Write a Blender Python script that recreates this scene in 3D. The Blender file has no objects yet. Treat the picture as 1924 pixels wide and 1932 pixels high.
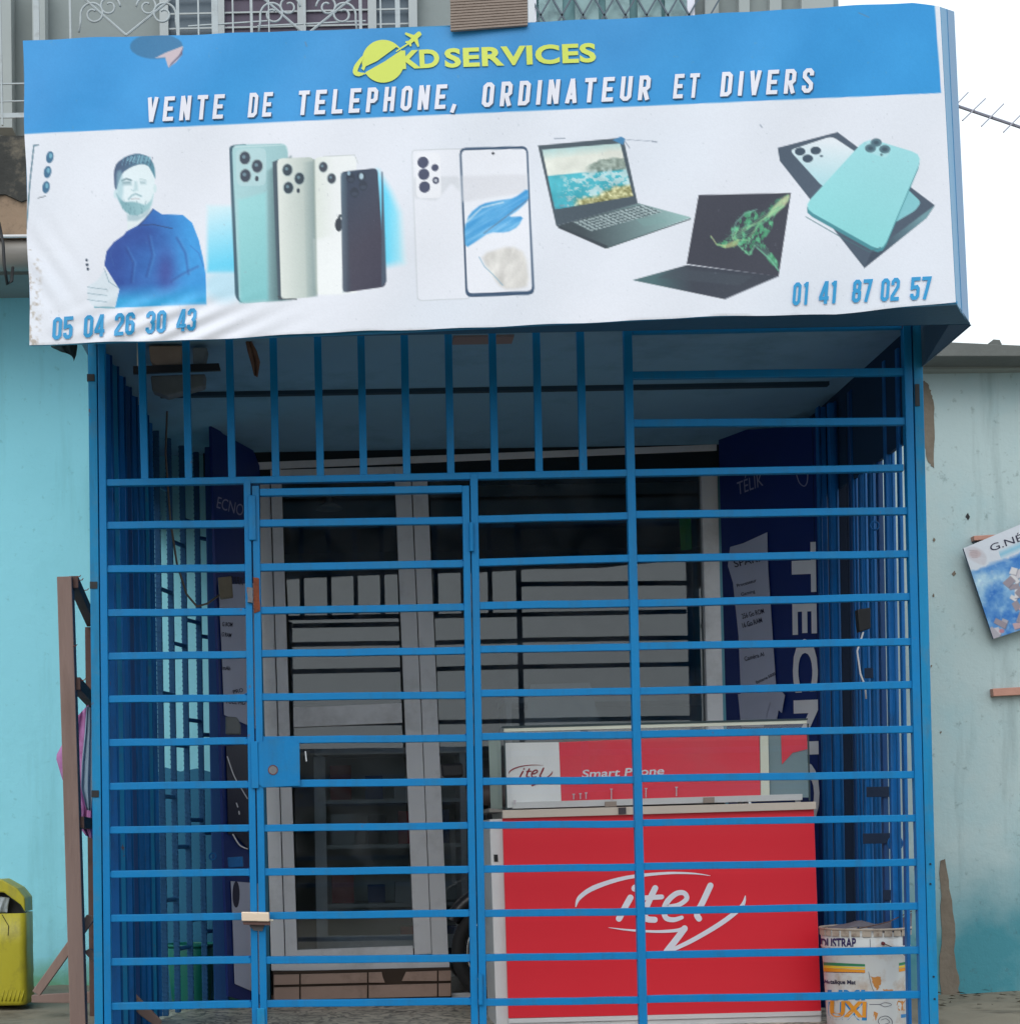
import bpy, math, random
import numpy as np
from mathutils import Vector, Matrix
random.seed(7)
S = bpy.context.scene
COL = S.collection
# ------------------------------------------------------------------ camera
F = 3158.0; PX0, PY0 = 650.0, 1580.0; W, H = 1924.0, 1932.0
ROLL = math.radians(0.98); CY = -6.0; CZ = 0.78; CX = 0.0
cr, sr = math.cos(ROLL), math.sin(ROLL)
cd = bpy.data.cameras.new('camera'); cam = bpy.data.objects.new('camera', cd); COL.objects.link(cam)
cd.sensor_fit = 'HORIZONTAL'; cd.sensor_width = 36; cd.lens = F / W * 36
cd.shift_x = (W / 2 - PX0) / W; cd.shift_y = (PY0 - H / 2) / W
cd.clip_start = .05; cd.clip_end = 500
cam.matrix_world = Matrix(((cr, sr, 0, CX), (0, 0, -1, CY), (-sr, cr, 0, CZ), (0, 0, 0, 1)))
S.camera = cam
# ------------------------------------------------------------------ sky, sun, exposure
w = bpy.data.worlds.new('World'); S.world = w; w.use_nodes = True
nt = w.node_tree; nt.nodes.clear()
SUN_E, SUN_R = math.radians(38), math.radians(202)
sky = nt.nodes.new('ShaderNodeTexSky'); sky.sky_type = 'NISHITA'; sky.sun_disc = False
sky.sun_elevation = SUN_E; sky.sun_rotation = SUN_R; sky.dust_density = 4; sky.air_density = 1.5
hs = nt.nodes.new('ShaderNodeHueSaturation'); hs.inputs['Saturation'].default_value = .3
mx = nt.nodes.new('ShaderNodeMix'); mx.data_type = 'RGBA'; mx.inputs[0].default_value = .88
mx.inputs[7].default_value = (12.4, 13.5, 14.1, 1)      # overcast cloud layer
bg = nt.nodes.new('ShaderNodeBackground'); bg.inputs[1].default_value = .1
wo = nt.nodes.new('ShaderNodeOutputWorld')
nt.links.new(sky.outputs[0], hs.inputs['Color']); nt.links.new(hs.outputs[0], mx.inputs[6])
nt.links.new(mx.outputs[2], bg.inputs[0]); nt.links.new(bg.outputs[0], wo.inputs[0])
sd = bpy.data.lights.new('sun', 'SUN'); sun = bpy.data.objects.new('sun', sd); COL.objects.link(sun)
sd.energy = 1.05; sd.angle = math.radians(40); sd.color = (1, .97, .93)
sun.rotation_euler = (math.radians(52), 0, math.radians(-22))
S.view_settings.view_transform = 'Standard'; S.view_settings.look = 'None'
S.view_settings.exposure = 0.0; S.view_settings.gamma = 1
S.view_settings.use_curve_mapping = False

# ------------------------------------------------------------------ helpers
def at(px, py, Y):
    """photo position (1924 wide) -> point of the wall-parallel plane y = Y"""
    u = (px - PX0) / F; v = -(py - PY0) / F; D = Y - CY
    return Vector((CX + (u * cr + v * sr) * D, Y, CZ + (-u * sr + v * cr) * D))
def px_of(x, y, z):
    D = y - CY; a = (x - CX) / D; b = (z - CZ) / D
    return PX0 + F * (a * cr - b * sr), PY0 - F * (a * sr + b * cr)
def scl(Y): return (Y - CY) / F
def K(n, x, y):                      # crop coordinates -> photo coordinates
    o = {1: (0, 0, .3589), 2: (604.2, 0, .3589), 3: (1233.5, 0, .3589), 4: (0, 604.2, .3589), 5: (604.2, 604.2, .3589),
         6: (1233.5, 604.2, .3589), 7: (0, 1241.3, .3589), 8: (431.6, 1241.3, .3574), 9: (863.2, 1241.3, .3589), 10: (1406.1, 1413.9, .2692), 11: (1665, 863, .268)}[n]
    return (o[0] + x * o[2], o[1] + y * o[2])
def lin(c):
    c = np.asarray(c, float) / 255.
    return np.where(c <= .04045, c / 12.92, ((c + .055) / 1.055) ** 2.4)
def rgb(r, g, b, k=1.0): return tuple((lin((r, g, b)) * k).tolist()) + (1,)

MATS = {}
def mat(name, col, rough=.6, metal=0, var=.12, vscale=3, bump=.15, bscale=60, dirt=None, dscale=2.5, damt=.45, spec=.4, coat=0, stretch=(1, 1, 1), rusty=0, runs=0):
    """painted / plain surface: colour variation, dirt blotches and fine relief"""
    if name in MATS: return MATS[name]
    m = bpy.data.materials.new(name); m.use_nodes = True; n = m.node_tree; L = n.links.new
    b = n.nodes['Principled BSDF']; b.inputs['Roughness'].default_value = rough; b.inputs['Metallic'].default_value = metal
    b.inputs['Specular IOR Level'].default_value = spec; b.inputs['Coat Weight'].default_value = coat
    g = n.nodes.new('ShaderNodeNewGeometry'); mp = n.nodes.new('ShaderNodeMapping'); mp.inputs['Scale'].default_value = stretch
    L(g.outputs['Position'], mp.inputs[0])
    def noise(s, det=5, r=.55):
        q = n.nodes.new('ShaderNodeTexNoise'); q.inputs['Scale'].default_value = s; q.inputs['Detail'].default_value = det
        q.inputs['Roughness'].default_value = r; L(mp.outputs[0], q.inputs['Vector']); return q
    base = n.nodes.new('ShaderNodeMix'); base.data_type = 'RGBA'
    c = np.array(col[:3]); base.inputs[6].default_value = tuple((c * (1 - var)).tolist()) + (1,)
    base.inputs[7].default_value = tuple(np.minimum(c * (1 + var), .95).tolist()) + (1,)
    L(noise(vscale).outputs[0], base.inputs[0]); out = base.outputs[2]
    if dirt is not None:
        r = n.nodes.new('ShaderNodeValToRGB'); r.color_ramp.elements[0].position = .52; r.color_ramp.elements[1].position = .72
        r.color_ramp.elements[1].color = (damt, damt, damt, 1)
        L(noise(dscale, 9, .68).outputs[0], r.inputs[0])
        d = n.nodes.new('ShaderNodeMix'); d.data_type = 'RGBA'; L(r.outputs[0], d.inputs[0]); L(out, d.inputs[6])
        d.inputs[7].default_value = tuple(dirt[:3]) + (1,); out = d.outputs[2]
    for amt, sc_, lo, hi, colr, st in ((runs, 14, .5, .75, (.03, .07, .1, 1), (1, 1, .16)), (rusty, 22, .66, .70, tuple(lin((110, 66, 48)).tolist()) + (1,), (1, 1, .7))):
        if not amt: continue
        m2 = n.nodes.new('ShaderNodeMapping'); m2.inputs['Scale'].default_value = st; L(g.outputs['Position'], m2.inputs[0])
        q = n.nodes.new('ShaderNodeTexNoise'); q.inputs['Scale'].default_value = sc_; q.inputs['Detail'].default_value = 9; q.inputs['Roughness'].default_value = .7; L(m2.outputs[0], q.inputs[0])
        r = n.nodes.new('ShaderNodeMapRange'); r.inputs[1].default_value = lo; r.inputs[2].default_value = hi; r.inputs[4].default_value = amt; L(q.outputs[0], r.inputs[0])
        d = n.nodes.new('ShaderNodeMix'); d.data_type = 'RGBA'; L(r.outputs[0], d.inputs[0]); L(out, d.inputs[6]); d.inputs[7].default_value = colr; out = d.outputs[2]
    L(out, b.inputs['Base Color'])
    if bump:
        bp = n.nodes.new('ShaderNodeBump'); bp.inputs['Strength'].default_value = bump; bp.inputs['Distance'].default_value = .004
        L(noise(bscale, 6).outputs[0], bp.inputs['Height']); L(bp.outputs[0], b.inputs['Normal'])
    MATS[name] = m; return m
def glass_mat(name, refl=.09, tint=(.92, .95, .95), dust=.1, flat=False):
    m = bpy.data.materials.new(name); m.use_nodes = True; n = m.node_tree; n.nodes.clear(); L = n.links.new
    t = n.nodes.new('ShaderNodeBsdfTransparent'); t.inputs[0].default_value = tint + (1,)
    g = n.nodes.new('ShaderNodeBsdfGlossy'); g.inputs['Roughness'].default_value = .012
    f = n.nodes.new('ShaderNodeFresnel'); f.inputs[0].default_value = 1.5
    a = n.nodes.new('ShaderNodeMath'); a.operation = 'ADD'; a.inputs[1].default_value = refl - .04; fr_ = f; L(f.outputs[0], a.inputs[0]) if not flat else None
    if flat: a.inputs[0].default_value = .04
    x = n.nodes.new('ShaderNodeMixShader'); L(a.outputs[0], x.inputs[0]); L(t.outputs[0], x.inputs[1]); L(g.outputs[0], x.inputs[2])
    g2 = n.nodes.new('ShaderNodeNewGeometry'); q = n.nodes.new('ShaderNodeTexNoise'); q.inputs['Scale'].default_value = 3.5; q.inputs['Detail'].default_value = 8; q.inputs['Distortion'].default_value = 1.2; L(g2.outputs['Position'], q.inputs[0])
    r = n.nodes.new('ShaderNodeMapRange'); r.inputs[1].default_value = .4; r.inputs[2].default_value = .8; r.inputs[4].default_value = dust; L(q.outputs[0], r.inputs[0])
    df = n.nodes.new('ShaderNodeBsdfDiffuse'); df.inputs[0].default_value = (.6, .6, .62, 1); y = n.nodes.new('ShaderNodeMixShader'); L(r.outputs[0], y.inputs[0]); L(x.outputs[0], y.inputs[1]); L(df.outputs[0], y.inputs[2])
    o = n.nodes.new('ShaderNodeOutputMaterial'); L(y.outputs[0], o.inputs[0]); return m
def vc_mat(name, rough=.45, bump=.25, bscale=5, spec=.35):
    m = bpy.data.materials.new(name); m.use_nodes = True; n = m.node_tree; L = n.links.new
    b = n.nodes['Principled BSDF']; b.inputs['Roughness'].default_value = rough; b.inputs['Specular IOR Level'].default_value = spec
    a = n.nodes.new('ShaderNodeAttribute'); a.attribute_name = 'print'
    L(a.outputs['Color'], b.inputs['Base Color'])
    g = n.nodes.new('ShaderNodeNewGeometry'); q = n.nodes.new('ShaderNodeTexNoise'); q.inputs['Scale'].default_value = bscale
    q.inputs['Detail'].default_value = 7; q.inputs['Distortion'].default_value = .8; L(g.outputs['Position'], q.inputs['Vector'])
    bp = n.nodes.new('ShaderNodeBump'); bp.inputs['Strength'].default_value = bump; bp.inputs['Distance'].default_value = .01
    L(q.outputs[0], bp.inputs['Height']); L(bp.outputs[0], b.inputs['Normal']); return m

def tag(o, label=None, cat=None, group=None, kind=None):
    for k, v in (('label', label), ('category', cat), ('group', group), ('kind', kind)):
        if v: o[k] = v
    return o
def empty(name, loc, label, cat, group=None):
    o = bpy.data.objects.new(name, None); COL.objects.link(o); o.location = loc; o.empty_display_size = .1
    o['org'] = tuple(loc); ORG[o.name] = Vector(loc); return tag(o, label, cat, group)
ORG = {}
def obj(name, V, Fc, m, parent=None, bevel=0, smooth=False, org=None, **kw):
    me = bpy.data.meshes.new(name)
    o0 = ORG[parent.name] if parent is not None else (Vector(org) if org is not None else Vector((sum(v[0] for v in V) / len(V), sum(v[1] for v in V) / len(V), min(v[2] for v in V))))
    me.from_pydata([(v[0] - o0[0], v[1] - o0[1], v[2] - o0[2]) for v in V], [], Fc)
    me.validate(); me.update()
    if m: me.materials.append(m)
    if smooth:
        me.polygons.foreach_set('use_smooth', [True] * len(me.polygons))
    o = bpy.data.objects.new(name, me); COL.objects.link(o); ORG[o.name] = o0
    if parent is not None: o.parent = parent
    else: o.location = o0
    if bevel:
        b = o.modifiers.new('bevel', 'BEVEL'); b.width = bevel; b.segments = 2; b.limit_method = 'ANGLE'
    return tag(o, **kw)
class MB:
    """collects shapes; build() links them as one mesh"""
    def __init__(s): s.V = []; s.F = []
    def add(s, V, Fc):
        k = len(s.V); s.V += [Vector(v) for v in V]; s.F += [tuple(i + k for i in f) for f in Fc]; return s
    def box(s, x0, x1, y0, y1, z0, z1):
        return s.add([(x, y, z) for z in (z0, z1) for y in (y0, y1) for x in (x0, x1)],
                     [(0, 2, 3, 1), (4, 5, 7, 6), (0, 1, 5, 4), (2, 6, 7, 3), (0, 4, 6, 2), (1, 3, 7, 5)])
    def prism(s, pts, Y0, Y1, f=None):
        """outline given in photo positions at depth Y0, extruded straight back to Y1"""
        A = [at(x, y, Y0) for x, y in pts]; n = len(A)
        B = [Vector((a.x, Y1, a.z)) for a in A]
        return s.add(A + B, [tuple(range(n)), tuple(range(2 * n - 1, n - 1, -1))] + [((i + 1) % n, i, n + i, n + (i + 1) % n) for i in range(n)])
    def bar(s, p, q, wpx, Y0, Y1):
        p = Vector(p); q = Vector(q); d = (q - p).normalized(); nrm = Vector((-d.y, d.x)) * wpx / 2
        return s.prism([p + nrm, q + nrm, q - nrm, p - nrm], Y0, Y1)
    def tube(s, P, r, n=10, caps=True):
        P = [Vector(p) for p in P]; R = r if isinstance(r, (list, tuple)) else [r] * len(P); V = []; Fc = []; up = None
        for i, p in enumerate(P):
            t = (P[min(i + 1, len(P) - 1)] - P[max(i - 1, 0)]).normalized()
            if up is None:
                up = t.orthogonal().normalized()
            up = (up - t * up.dot(t)).normalized(); sdv = t.cross(up)
            for k in range(n):
                a = 2 * math.pi * k / n; V.append(p + (up * math.cos(a) + sdv * math.sin(a)) * R[i])
        for i in range(len(P) - 1):
            for k in range(n):
                Fc.append((i * n + k, i * n + (k + 1) % n, (i + 1) * n + (k + 1) % n, (i + 1) * n + k))
        if caps: Fc += [tuple(range(n - 1, -1, -1)), tuple(range((len(P) - 1) * n, len(P) * n))]
        return s.add(V, Fc)
    def lathe(s, c, prof, n=32):
        V = []; Fc = []
        for r, z in prof:
            for k in range(n):
                a = 2 * math.pi * k / n; V.append((c[0] + r * math.cos(a), c[1] + r * math.sin(a), c[2] + z))
        for i in range(len(prof) - 1):
            for k in range(n): Fc.append((i * n + k, i * n + (k + 1) % n, (i + 1) * n + (k + 1) % n, (i + 1) * n + k))
        return s.add(V, Fc)
    def torus(s, c, R, r, ax='y', n=40, m=10, a0=0, a1=2 * math.pi):
        P = []
        full = abs(a1 - a0 - 2 * math.pi) < 1e-6
        for i in range(n + 1):
            a = a0 + (a1 - a0) * i / n; e = (math.cos(a) * R, math.sin(a) * R)
            P.append((c[0] + e[0], c[1], c[2] + e[1]) if ax == 'y' else ((c[0], c[1] + e[0], c[2] + e[1]) if ax == 'x' else (c[0] + e[0], c[1] + e[1], c[2])))
        V = []; Fc = []; cc = Vector(c); axv = {'x': Vector((1, 0, 0)), 'y': Vector((0, 1, 0)), 'z': Vector((0, 0, 1))}[ax]
        for p in P:
            o = (Vector(p) - cc).normalized()
            for k in range(m):
                b = 2 * math.pi * k / m; V.append(Vector(p) + o * r * math.cos(b) + axv * r * math.sin(b))
        for i in range(n):
            for k in range(m): Fc.append((i * m + k, i * m + (k + 1) % m, (i + 1) * m + (k + 1) % m, (i + 1) * m + k))
        return s.add(V, Fc)
    def build(s, name, m, parent=None, **kw): return obj(name, s.V, s.F, m, parent, **kw)

def ribbon(pts, widths, f, name, m, parent, sub=6, **kw):
    """flat painted stroke with changing width; f maps (px,py) to a point on its surface"""
    P = [Vector(p) for p in pts]; n = len(P); Q = []; Wd = []
    wl = widths if isinstance(widths, (list, tuple)) else [widths] * n
    for i in range(n - 1):
        a, b, c, d = P[max(i - 1, 0)], P[i], P[i + 1], P[min(i + 2, n - 1)]
        for k in range(sub):
            t = k / sub; t2 = t * t; t3 = t2 * t
            Q.append(.5 * ((2 * b) + (c - a) * t + (2 * a - 5 * b + 4 * c - d) * t2 + (-a + 3 * b - 3 * c + d) * t3)); Wd.append(wl[i] + (wl[i + 1] - wl[i]) * t)
    Q.append(P[-1]); Wd.append(wl[-1]); V = []; Fc = []
    for i, q in enumerate(Q):
        t = Q[min(i + 1, len(Q) - 1)] - Q[max(i - 1, 0)]; t = t.normalized() if t.length else Vector((1, 0)); nn = Vector((-t.y, t.x)) * Wd[i] / 2
        V += [f(*(q + nn)), f(*(q - nn))]
    for i in range(len(Q) - 1): Fc.append((2 * i, 2 * i + 2, 2 * i + 3, 2 * i + 1))
    for e, q in ((0, Q[0]), (1, Q[-1])):                      # round ends
        r = Wd[0] / 2 if e == 0 else Wd[-1] / 2
        if r > .6:
            k = len(V); V += [f(q.x + r * math.cos(a * math.pi / 7), q.y + r * math.sin(a * math.pi / 7)) for a in range(14)]; Fc.append(tuple(range(k, k + 14)))
    return V, Fc
def strokes(name, lst, f, m, parent, **kw):
    b = MB()
    for pts, wd in lst:
        V, Fc = ribbon(pts, wd, f, None, None, None); i = len(b.F); lf_ = Vector((0, -.00012, 0)) * (lst.index((pts, wd)) * 2)
        nq = len([q for q in Fc if len(q) == 4]) * 2 + 2
        b.add([Vector(v) + lf_ + (Vector((0, -.00008 * (1 + (k - nq) // 14), 0)) if k >= nq else Vector()) for k, v in enumerate(V)], Fc)
    return b.build(name, m, parent, **kw)
# condensed block capitals and figures, as stroke paths in a box of width WG and height 1
TG = .165; WG = .45; _l, _r, _b, _t = TG / 2, WG - TG / 2, TG / 2, 1 - TG / 2; _c = WG / 2
_O = ([(_l, _b + .09), (_l, _t - .09), (_l + .09, _t), (_r - .09, _t), (_r, _t - .09), (_r, _b + .09), (_r - .09, _b), (_l + .09, _b)], 1)
_P = [(_l, _t), (_r - .08, _t), (_r, _t - .09), (_r, .53), (_r - .08, .45), (_l, .45)]
GLY = {
 'V': [[(_l - .01, 1), (_c, 0)], [(_r + .01, 1), (_c, 0)]], 'E': [[(_l, 0), (_l, 1)], [(_l, _t), (WG, _t)], [(_l, .5), (WG - .05, .5)], [(_l, _b), (WG, _b)]],
 'N': [[(_l, 0), (_l, 1)], [(_r, 0), (_r, 1)], [(_l, .99), (_r, .01)]], 'T': [[(0, _t), (WG, _t)], [(_c, 0), (_c, 1)]], 'L': [[(_l, 0), (_l, 1)], [(_l, _b), (WG, _b)]],
 'D': [([(_l, _b), (_l, _t), (_r - .09, _t), (_r, _t - .09), (_r, _b + .09), (_r - .09, _b)], 1)], 'P': [[(_l, 0), (_l, 1)], _P], 'R': [[(_l, 0), (_l, 1)], _P, [(_c - .01, .47), (_r + .01, 0)]],
 'H': [[(_l, 0), (_l, 1)], [(_r, 0), (_r, 1)], [(_l, .5), (_r, .5)]], 'O': [_O], 'I': [[(_l, 0), (_l, 1)]], 'A': [[(_c, 1), (_l - .01, 0)], [(_c, 1), (_r + .01, 0)], [(_l + .04, .24), (_r - .04, .24)]],
 'U': [[(_l, 1), (_l, _b + .09), (_l + .09, _b), (_r - .09, _b), (_r, _b + .09), (_r, 1)]],
 'S': [[(_r, .7), (_r, _t - .09), (_r - .08, _t), (_l + .08, _t), (_l, _t - .09), (_l, .66), (_r, .36), (_r, _b + .09), (_r - .08, _b), (_l + .08, _b), (_l, _b + .09), (_l, .3)]],
 ',': [[(.11, .17), (.02, -.17)]], '0': [_O], '1': [[(_c, 0), (_c, 1)], [(_c - .15, .83), (_c, .92)]],
 '2': [[(_l, .68), (_l, _t - .09), (_l + .08, _t), (_r - .08, _t), (_r, _t - .09), (_r, .62), (_l, .2), (_l, _b), (WG, _b)]],
 '3': [[(_l, .72), (_l, _t - .09), (_l + .08, _t), (_r - .08, _t), (_r, _t - .09), (_r, .6), (_r - .07, .51), (_r, .42), (_r, _b + .09), (_r - .08, _b), (_l + .08, _b), (_l, _b + .09), (_l, .28)]],
 '4': [[(_r - .03, 0), (_r - .03, 1)], [(_r - .05, .98), (_l - .02, .27)], [(0, .25), (WG + .03, .25)]],
 '5': [[(WG, _t), (_l, _t), (_l, .53), (_r - .07, .57), (_r, .48), (_r, _b + .09), (_r - .08, _b), (_l + .08, _b), (_l, _b + .09), (_l, .28)]],
 '6': [[(_r, .72), (_r, _t - .09), (_r - .08, _t), (_l + .08, _t), (_l, _t - .09), (_l, _b + .09), (_l + .08, _b), (_r - .08, _b), (_r, _b + .09), (_r, .48), (_r - .07, .56), (_l, .56)]],
 '7': [[(0, _t), (_r, _t), (_c - .05, 0)]], '8': [([(_l + .015, .6), (_l + .015, _t - .08), (_l + .09, _t), (_r - .09, _t), (_r - .015, _t - .08), (_r - .015, .6), (_r - .08, .52), (_l + .08, .52)], 1), ([(_l, _b + .09), (_l, .43), (_l + .08, .51), (_r - .08, .51), (_r, .43), (_r, _b + .09), (_r - .09, _b), (_l + .09, _b)], 1)]}
def stroke2(P, closed, T):
    P = [Vector(p) for p in P]; n = len(P); V = []
    for i in range(n):
        a = P[i - 1] if (closed or i) else None; c = P[(i + 1) % n] if (closed or i < n - 1) else None
        d1 = (P[i] - a).normalized() if a is not None else None; d2 = (c - P[i]).normalized() if c is not None else None
        d1 = d1 if d1 is not None else d2; d2 = d2 if d2 is not None else d1
        n1 = Vector((-d1.y, d1.x)); n2 = Vector((-d2.y, d2.x)); k = n1 + n2; k = k / max(.55, 1 + n1.dot(n2)); V += [P[i] + k * T / 2, P[i] - k * T / 2]
    m_ = n if closed else n - 1
    return V, [(2 * i, 2 * i + 1, (2 * i + 3) % (2 * n), (2 * i + 2) % (2 * n)) for i in range(m_)]
def block(s_, p0, p1, h, f, m, parent, gap=.2, shear=.14, T=TG, name='lettering', **kw):
    wid = {',': .18, 'I': TG}; x = 0; items = []
    for ch in s_: items.append((ch, x)); x += wid.get(ch, WG) + gap
    tot = x - gap; p0 = Vector(p0); p1 = Vector(p1); d = p1 - p0; u = d.normalized(); nn = Vector((u.y, -u.x)); b = MB()
    for ch, ox in items:
        for k, g in enumerate(GLY[ch]):
            P, cl_ = g if isinstance(g, tuple) else (g, 0); V, Fc = stroke2(P, cl_, T); W_ = []
            for v in V:
                q = p0 + d * ((v.x + ox) / tot) + nn * (h * v.y) + u * (shear * h * v.y); w_ = f(q.x, q.y); W_.append(Vector((w_[0], w_[1] - .0002 * k, w_[2])))
            b.add(W_, Fc)
    return b.build(name, m, parent, **kw)

def text_raw(s, offset=0.0, space=1.0):
    c = bpy.data.curves.new('txt', 'FONT'); c.body = s; c.offset = offset; c.space_character = space; c.resolution_u = 4; c.fill_mode = 'FRONT'
    o = bpy.data.objects.new('txt', c); COL.objects.link(o); bpy.context.view_layer.update()
    ev = o.evaluated_get(bpy.context.evaluated_depsgraph_get()); me = ev.to_mesh()
    V = [(v.co.x, v.co.y) for v in me.vertices]; Fc = [tuple(p.vertices) for p in me.polygons]
    ev.to_mesh_clear(); bpy.data.objects.remove(o); bpy.data.curves.remove(c); return V, Fc
_cap = {}
def lettering(s, p0, p1, h, f, m, parent, offset=.0, space=1.0, shear=0.0, up=None, name='lettering', **kw):
    """word(s) from p0 to p1 along the baseline (photo positions), cap height h"""
    if offset not in _cap:
        v, _ = text_raw('E', offset); _cap[offset] = (min(y for x, y in v), max(y for x, y in v))
    b0, b1 = _cap[offset]
    V, Fc = text_raw(s, offset, space); x0 = min(v[0] for v in V); x1 = max(v[0] for v in V)
    p0 = Vector(p0); p1 = Vector(p1); d = p1 - p0; u = d.normalized()
    n = Vector(up).normalized() if up else Vector((u.y, -u.x))
    R = []
    for x, y in V:
        yy = (y - b0) / (b1 - b0); q = p0 + d * ((x - x0) / (x1 - x0)) + n * (h * yy) + u * (shear * h * yy); R.append(f(q.x, q.y))
    return obj(name, R, Fc, m, parent, **kw)

# ---- painter: colours a fine grid of points, used for flat print only
class Paint:
    def __init__(s, PX, PY, base): s.X = PX; s.Y = PY; s.C = np.zeros(PX.shape + (3,)); s.C[:] = base
    def blend(s, a, col):
        col = col(s.X, s.Y) if callable(col) else np.asarray(col, float)
        s.C = s.C * (1 - a[..., None]) + col * a[..., None]
    def sdf(s, pts):
        P = np.array(pts, float); X, Y = s.X, s.Y; d = np.full(X.shape, 1e9); ins = np.zeros(X.shape, bool)
        for i in range(len(P)):
            ax, ay = P[i]; bx, by = P[(i + 1) % len(P)]; ex, ey = bx - ax, by - ay
            t = np.clip(((X - ax) * ex + (Y - ay) * ey) / (ex * ex + ey * ey + 1e-9), 0, 1)
            d = np.minimum(d, np.hypot(X - ax - t * ex, Y - ay - t * ey))
            c = ((ay > Y) != (by > Y)) & (X < (bx - ax) * (Y - ay) / (by - ay + 1e-12) + ax); ins ^= c
        return np.where(ins, -d, d)
    def sub(s, pts, pad):
        P = np.array(pts, float); rows = np.where((s.Y.max(1) > P[:, 1].min() - pad) & (s.Y.min(1) < P[:, 1].max() + pad))[0]
        cols = np.where((s.X.max(0) > P[:, 0].min() - pad) & (s.X.min(0) < P[:, 0].max() + pad))[0]
        if not len(rows) or not len(cols): return None
        r = slice(rows[0], rows[-1] + 1), slice(cols[0], cols[-1] + 1)
        q = Paint.__new__(Paint); q.X = s.X[r]; q.Y = s.Y[r]; q.C = s.C[r].copy(); q.r = r; return q
    def poly(s, pts, col, soft=1.6, alpha=1, grow=0):
        q = s.sub(pts, soft * 2 + grow + 2)
        if q is None: return
        a = np.clip(.5 - (q.sdf(pts) - grow) / soft, 0, 1)
        if soft > 4: a = a * a * (3 - 2 * a)
        if callable(alpha): a = a * alpha(q.X, q.Y)
        else: a = a * alpha
        q.blend(a, col); s.C[q.r] = q.C
    def ell(s, c, rx, ry, col, soft=1.6, alpha=1, rot=0):
        s.poly([(c[0] + rx * math.cos(t) * math.cos(rot) - ry * math.sin(t) * math.sin(rot), c[1] + rx * math.cos(t) * math.sin(rot) + ry * math.sin(t) * math.cos(rot)) for t in np.linspace(0, 2 * math.pi, 22)[:-1]], col, soft, alpha)
    def line(s, pts, wd, col, soft=1.4, alpha=1):
        q = s.sub(pts, wd + soft + 2)
        if q is None: return
        P = np.array(pts, float); d = np.full(q.X.shape, 1e9)
        for i in range(len(P) - 1):
            ax, ay = P[i]; ex, ey = P[i + 1] - P[i]; t = np.clip(((q.X - ax) * ex + (q.Y - ay) * ey) / (ex * ex + ey * ey + 1e-9), 0, 1)
            d = np.minimum(d, np.hypot(q.X - ax - t * ex, q.Y - ay - t * ey))
        q.blend(np.clip(.5 - (d - wd / 2) / soft, 0, 1) * alpha, col); s.C[q.r] = q.C
_rs = np.random.RandomState(3); _G = _rs.rand(64, 64)
def vnoise(x, y):
    xi = np.floor(x).astype(int); yi = np.floor(y).astype(int); fx = x - xi; fy = y - yi; fx = fx * fx * (3 - 2 * fx); fy = fy * fy * (3 - 2 * fy)
    g = lambda a, b: _G[a % 64, b % 64]
    return (g(xi, yi) * (1 - fx) + g(xi + 1, yi) * fx) * (1 - fy) + (g(xi, yi + 1) * (1 - fx) + g(xi + 1, yi + 1) * fx) * fy
def fbm(x, y, s, o=4):
    r = 0; a = .5; t = 0
    for i in range(o): r = r + a * vnoise(x / s + 17.3 * i, y / s + 5.1 * i); t += a; a *= .5; s /= 2.1
    return r / t
def rnd(pts, k=.2, it=2):
    P = [Vector(p) for p in pts]
    for _ in range(it):
        Q = []
        for i in range(len(P)):
            a, b = P[i], P[(i + 1) % len(P)]; Q += [a + (b - a) * k, b - (b - a) * k]
        P = Q; k = .25
    return [tuple(p) for p in P]
def rndc(pts, r):
    """round the corners of an outline by about r"""
    P = [Vector(p) for p in pts]; Q = []
    for i in range(len(P)):
        a, b, c = P[i - 1], P[i], P[(i + 1) % len(P)]; u = (a - b); v = (c - b); ra = min(r, u.length * .48); rc = min(r, v.length * .48)
        s_, e_ = b + u.normalized() * ra, b + v.normalized() * rc
        for t in (0, .33, .67, 1): Q.append(tuple(s_ * (1 - t) ** 2 + b * 2 * t * (1 - t) + e_ * t * t))
    return Q
def grad(c0, c1, p0, p1):
    c0 = np.array(c0, float); c1 = np.array(c1, float); dx = p1[0] - p0[0]; dy = p1[1] - p0[1]; L2 = dx * dx + dy * dy
    def g(X, Y):
        t = np.clip(((X - p0[0]) * dx + (Y - p0[1]) * dy) / L2, 0, 1)[..., None]; return c0 * (1 - t) + c1 * t
    return g
def grid_obj(name, PT, C, m, parent, **kw):
    h, wd = PT.shape[:2]; me = bpy.data.meshes.new(name); o0 = ORG[parent.name]
    co = (PT - np.array(o0)).reshape(-1, 3); me.vertices.add(h * wd); me.vertices.foreach_set('co', co.ravel())
    i = np.arange((h - 1) * (wd - 1)); r = i // (wd - 1); c = i % (wd - 1); a = r * wd + c
    q = np.stack([a, a + wd, a + wd + 1, a + 1], 1); n = len(q)
    me.loops.add(4 * n); me.loops.foreach_set('vertex_index', q.ravel()); me.polygons.add(n)
    me.polygons.foreach_set('loop_start', np.arange(n) * 4); me.update(calc_edges=True)
    me.polygons.foreach_set('use_smooth', [True] * n)
    at_ = me.color_attributes.new('print', 'FLOAT_COLOR', 'POINT'); L = lin(np.clip(C, 0, 255)).reshape(-1, 3)
    at_.data.foreach_set('color', np.concatenate([L, np.ones((len(L), 1))], 1).ravel()); me.materials.append(m)
    o = bpy.data.objects.new(name, me); COL.objects.link(o); o.parent = parent; ORG[o.name] = o0; return tag(o, **kw)

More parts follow.
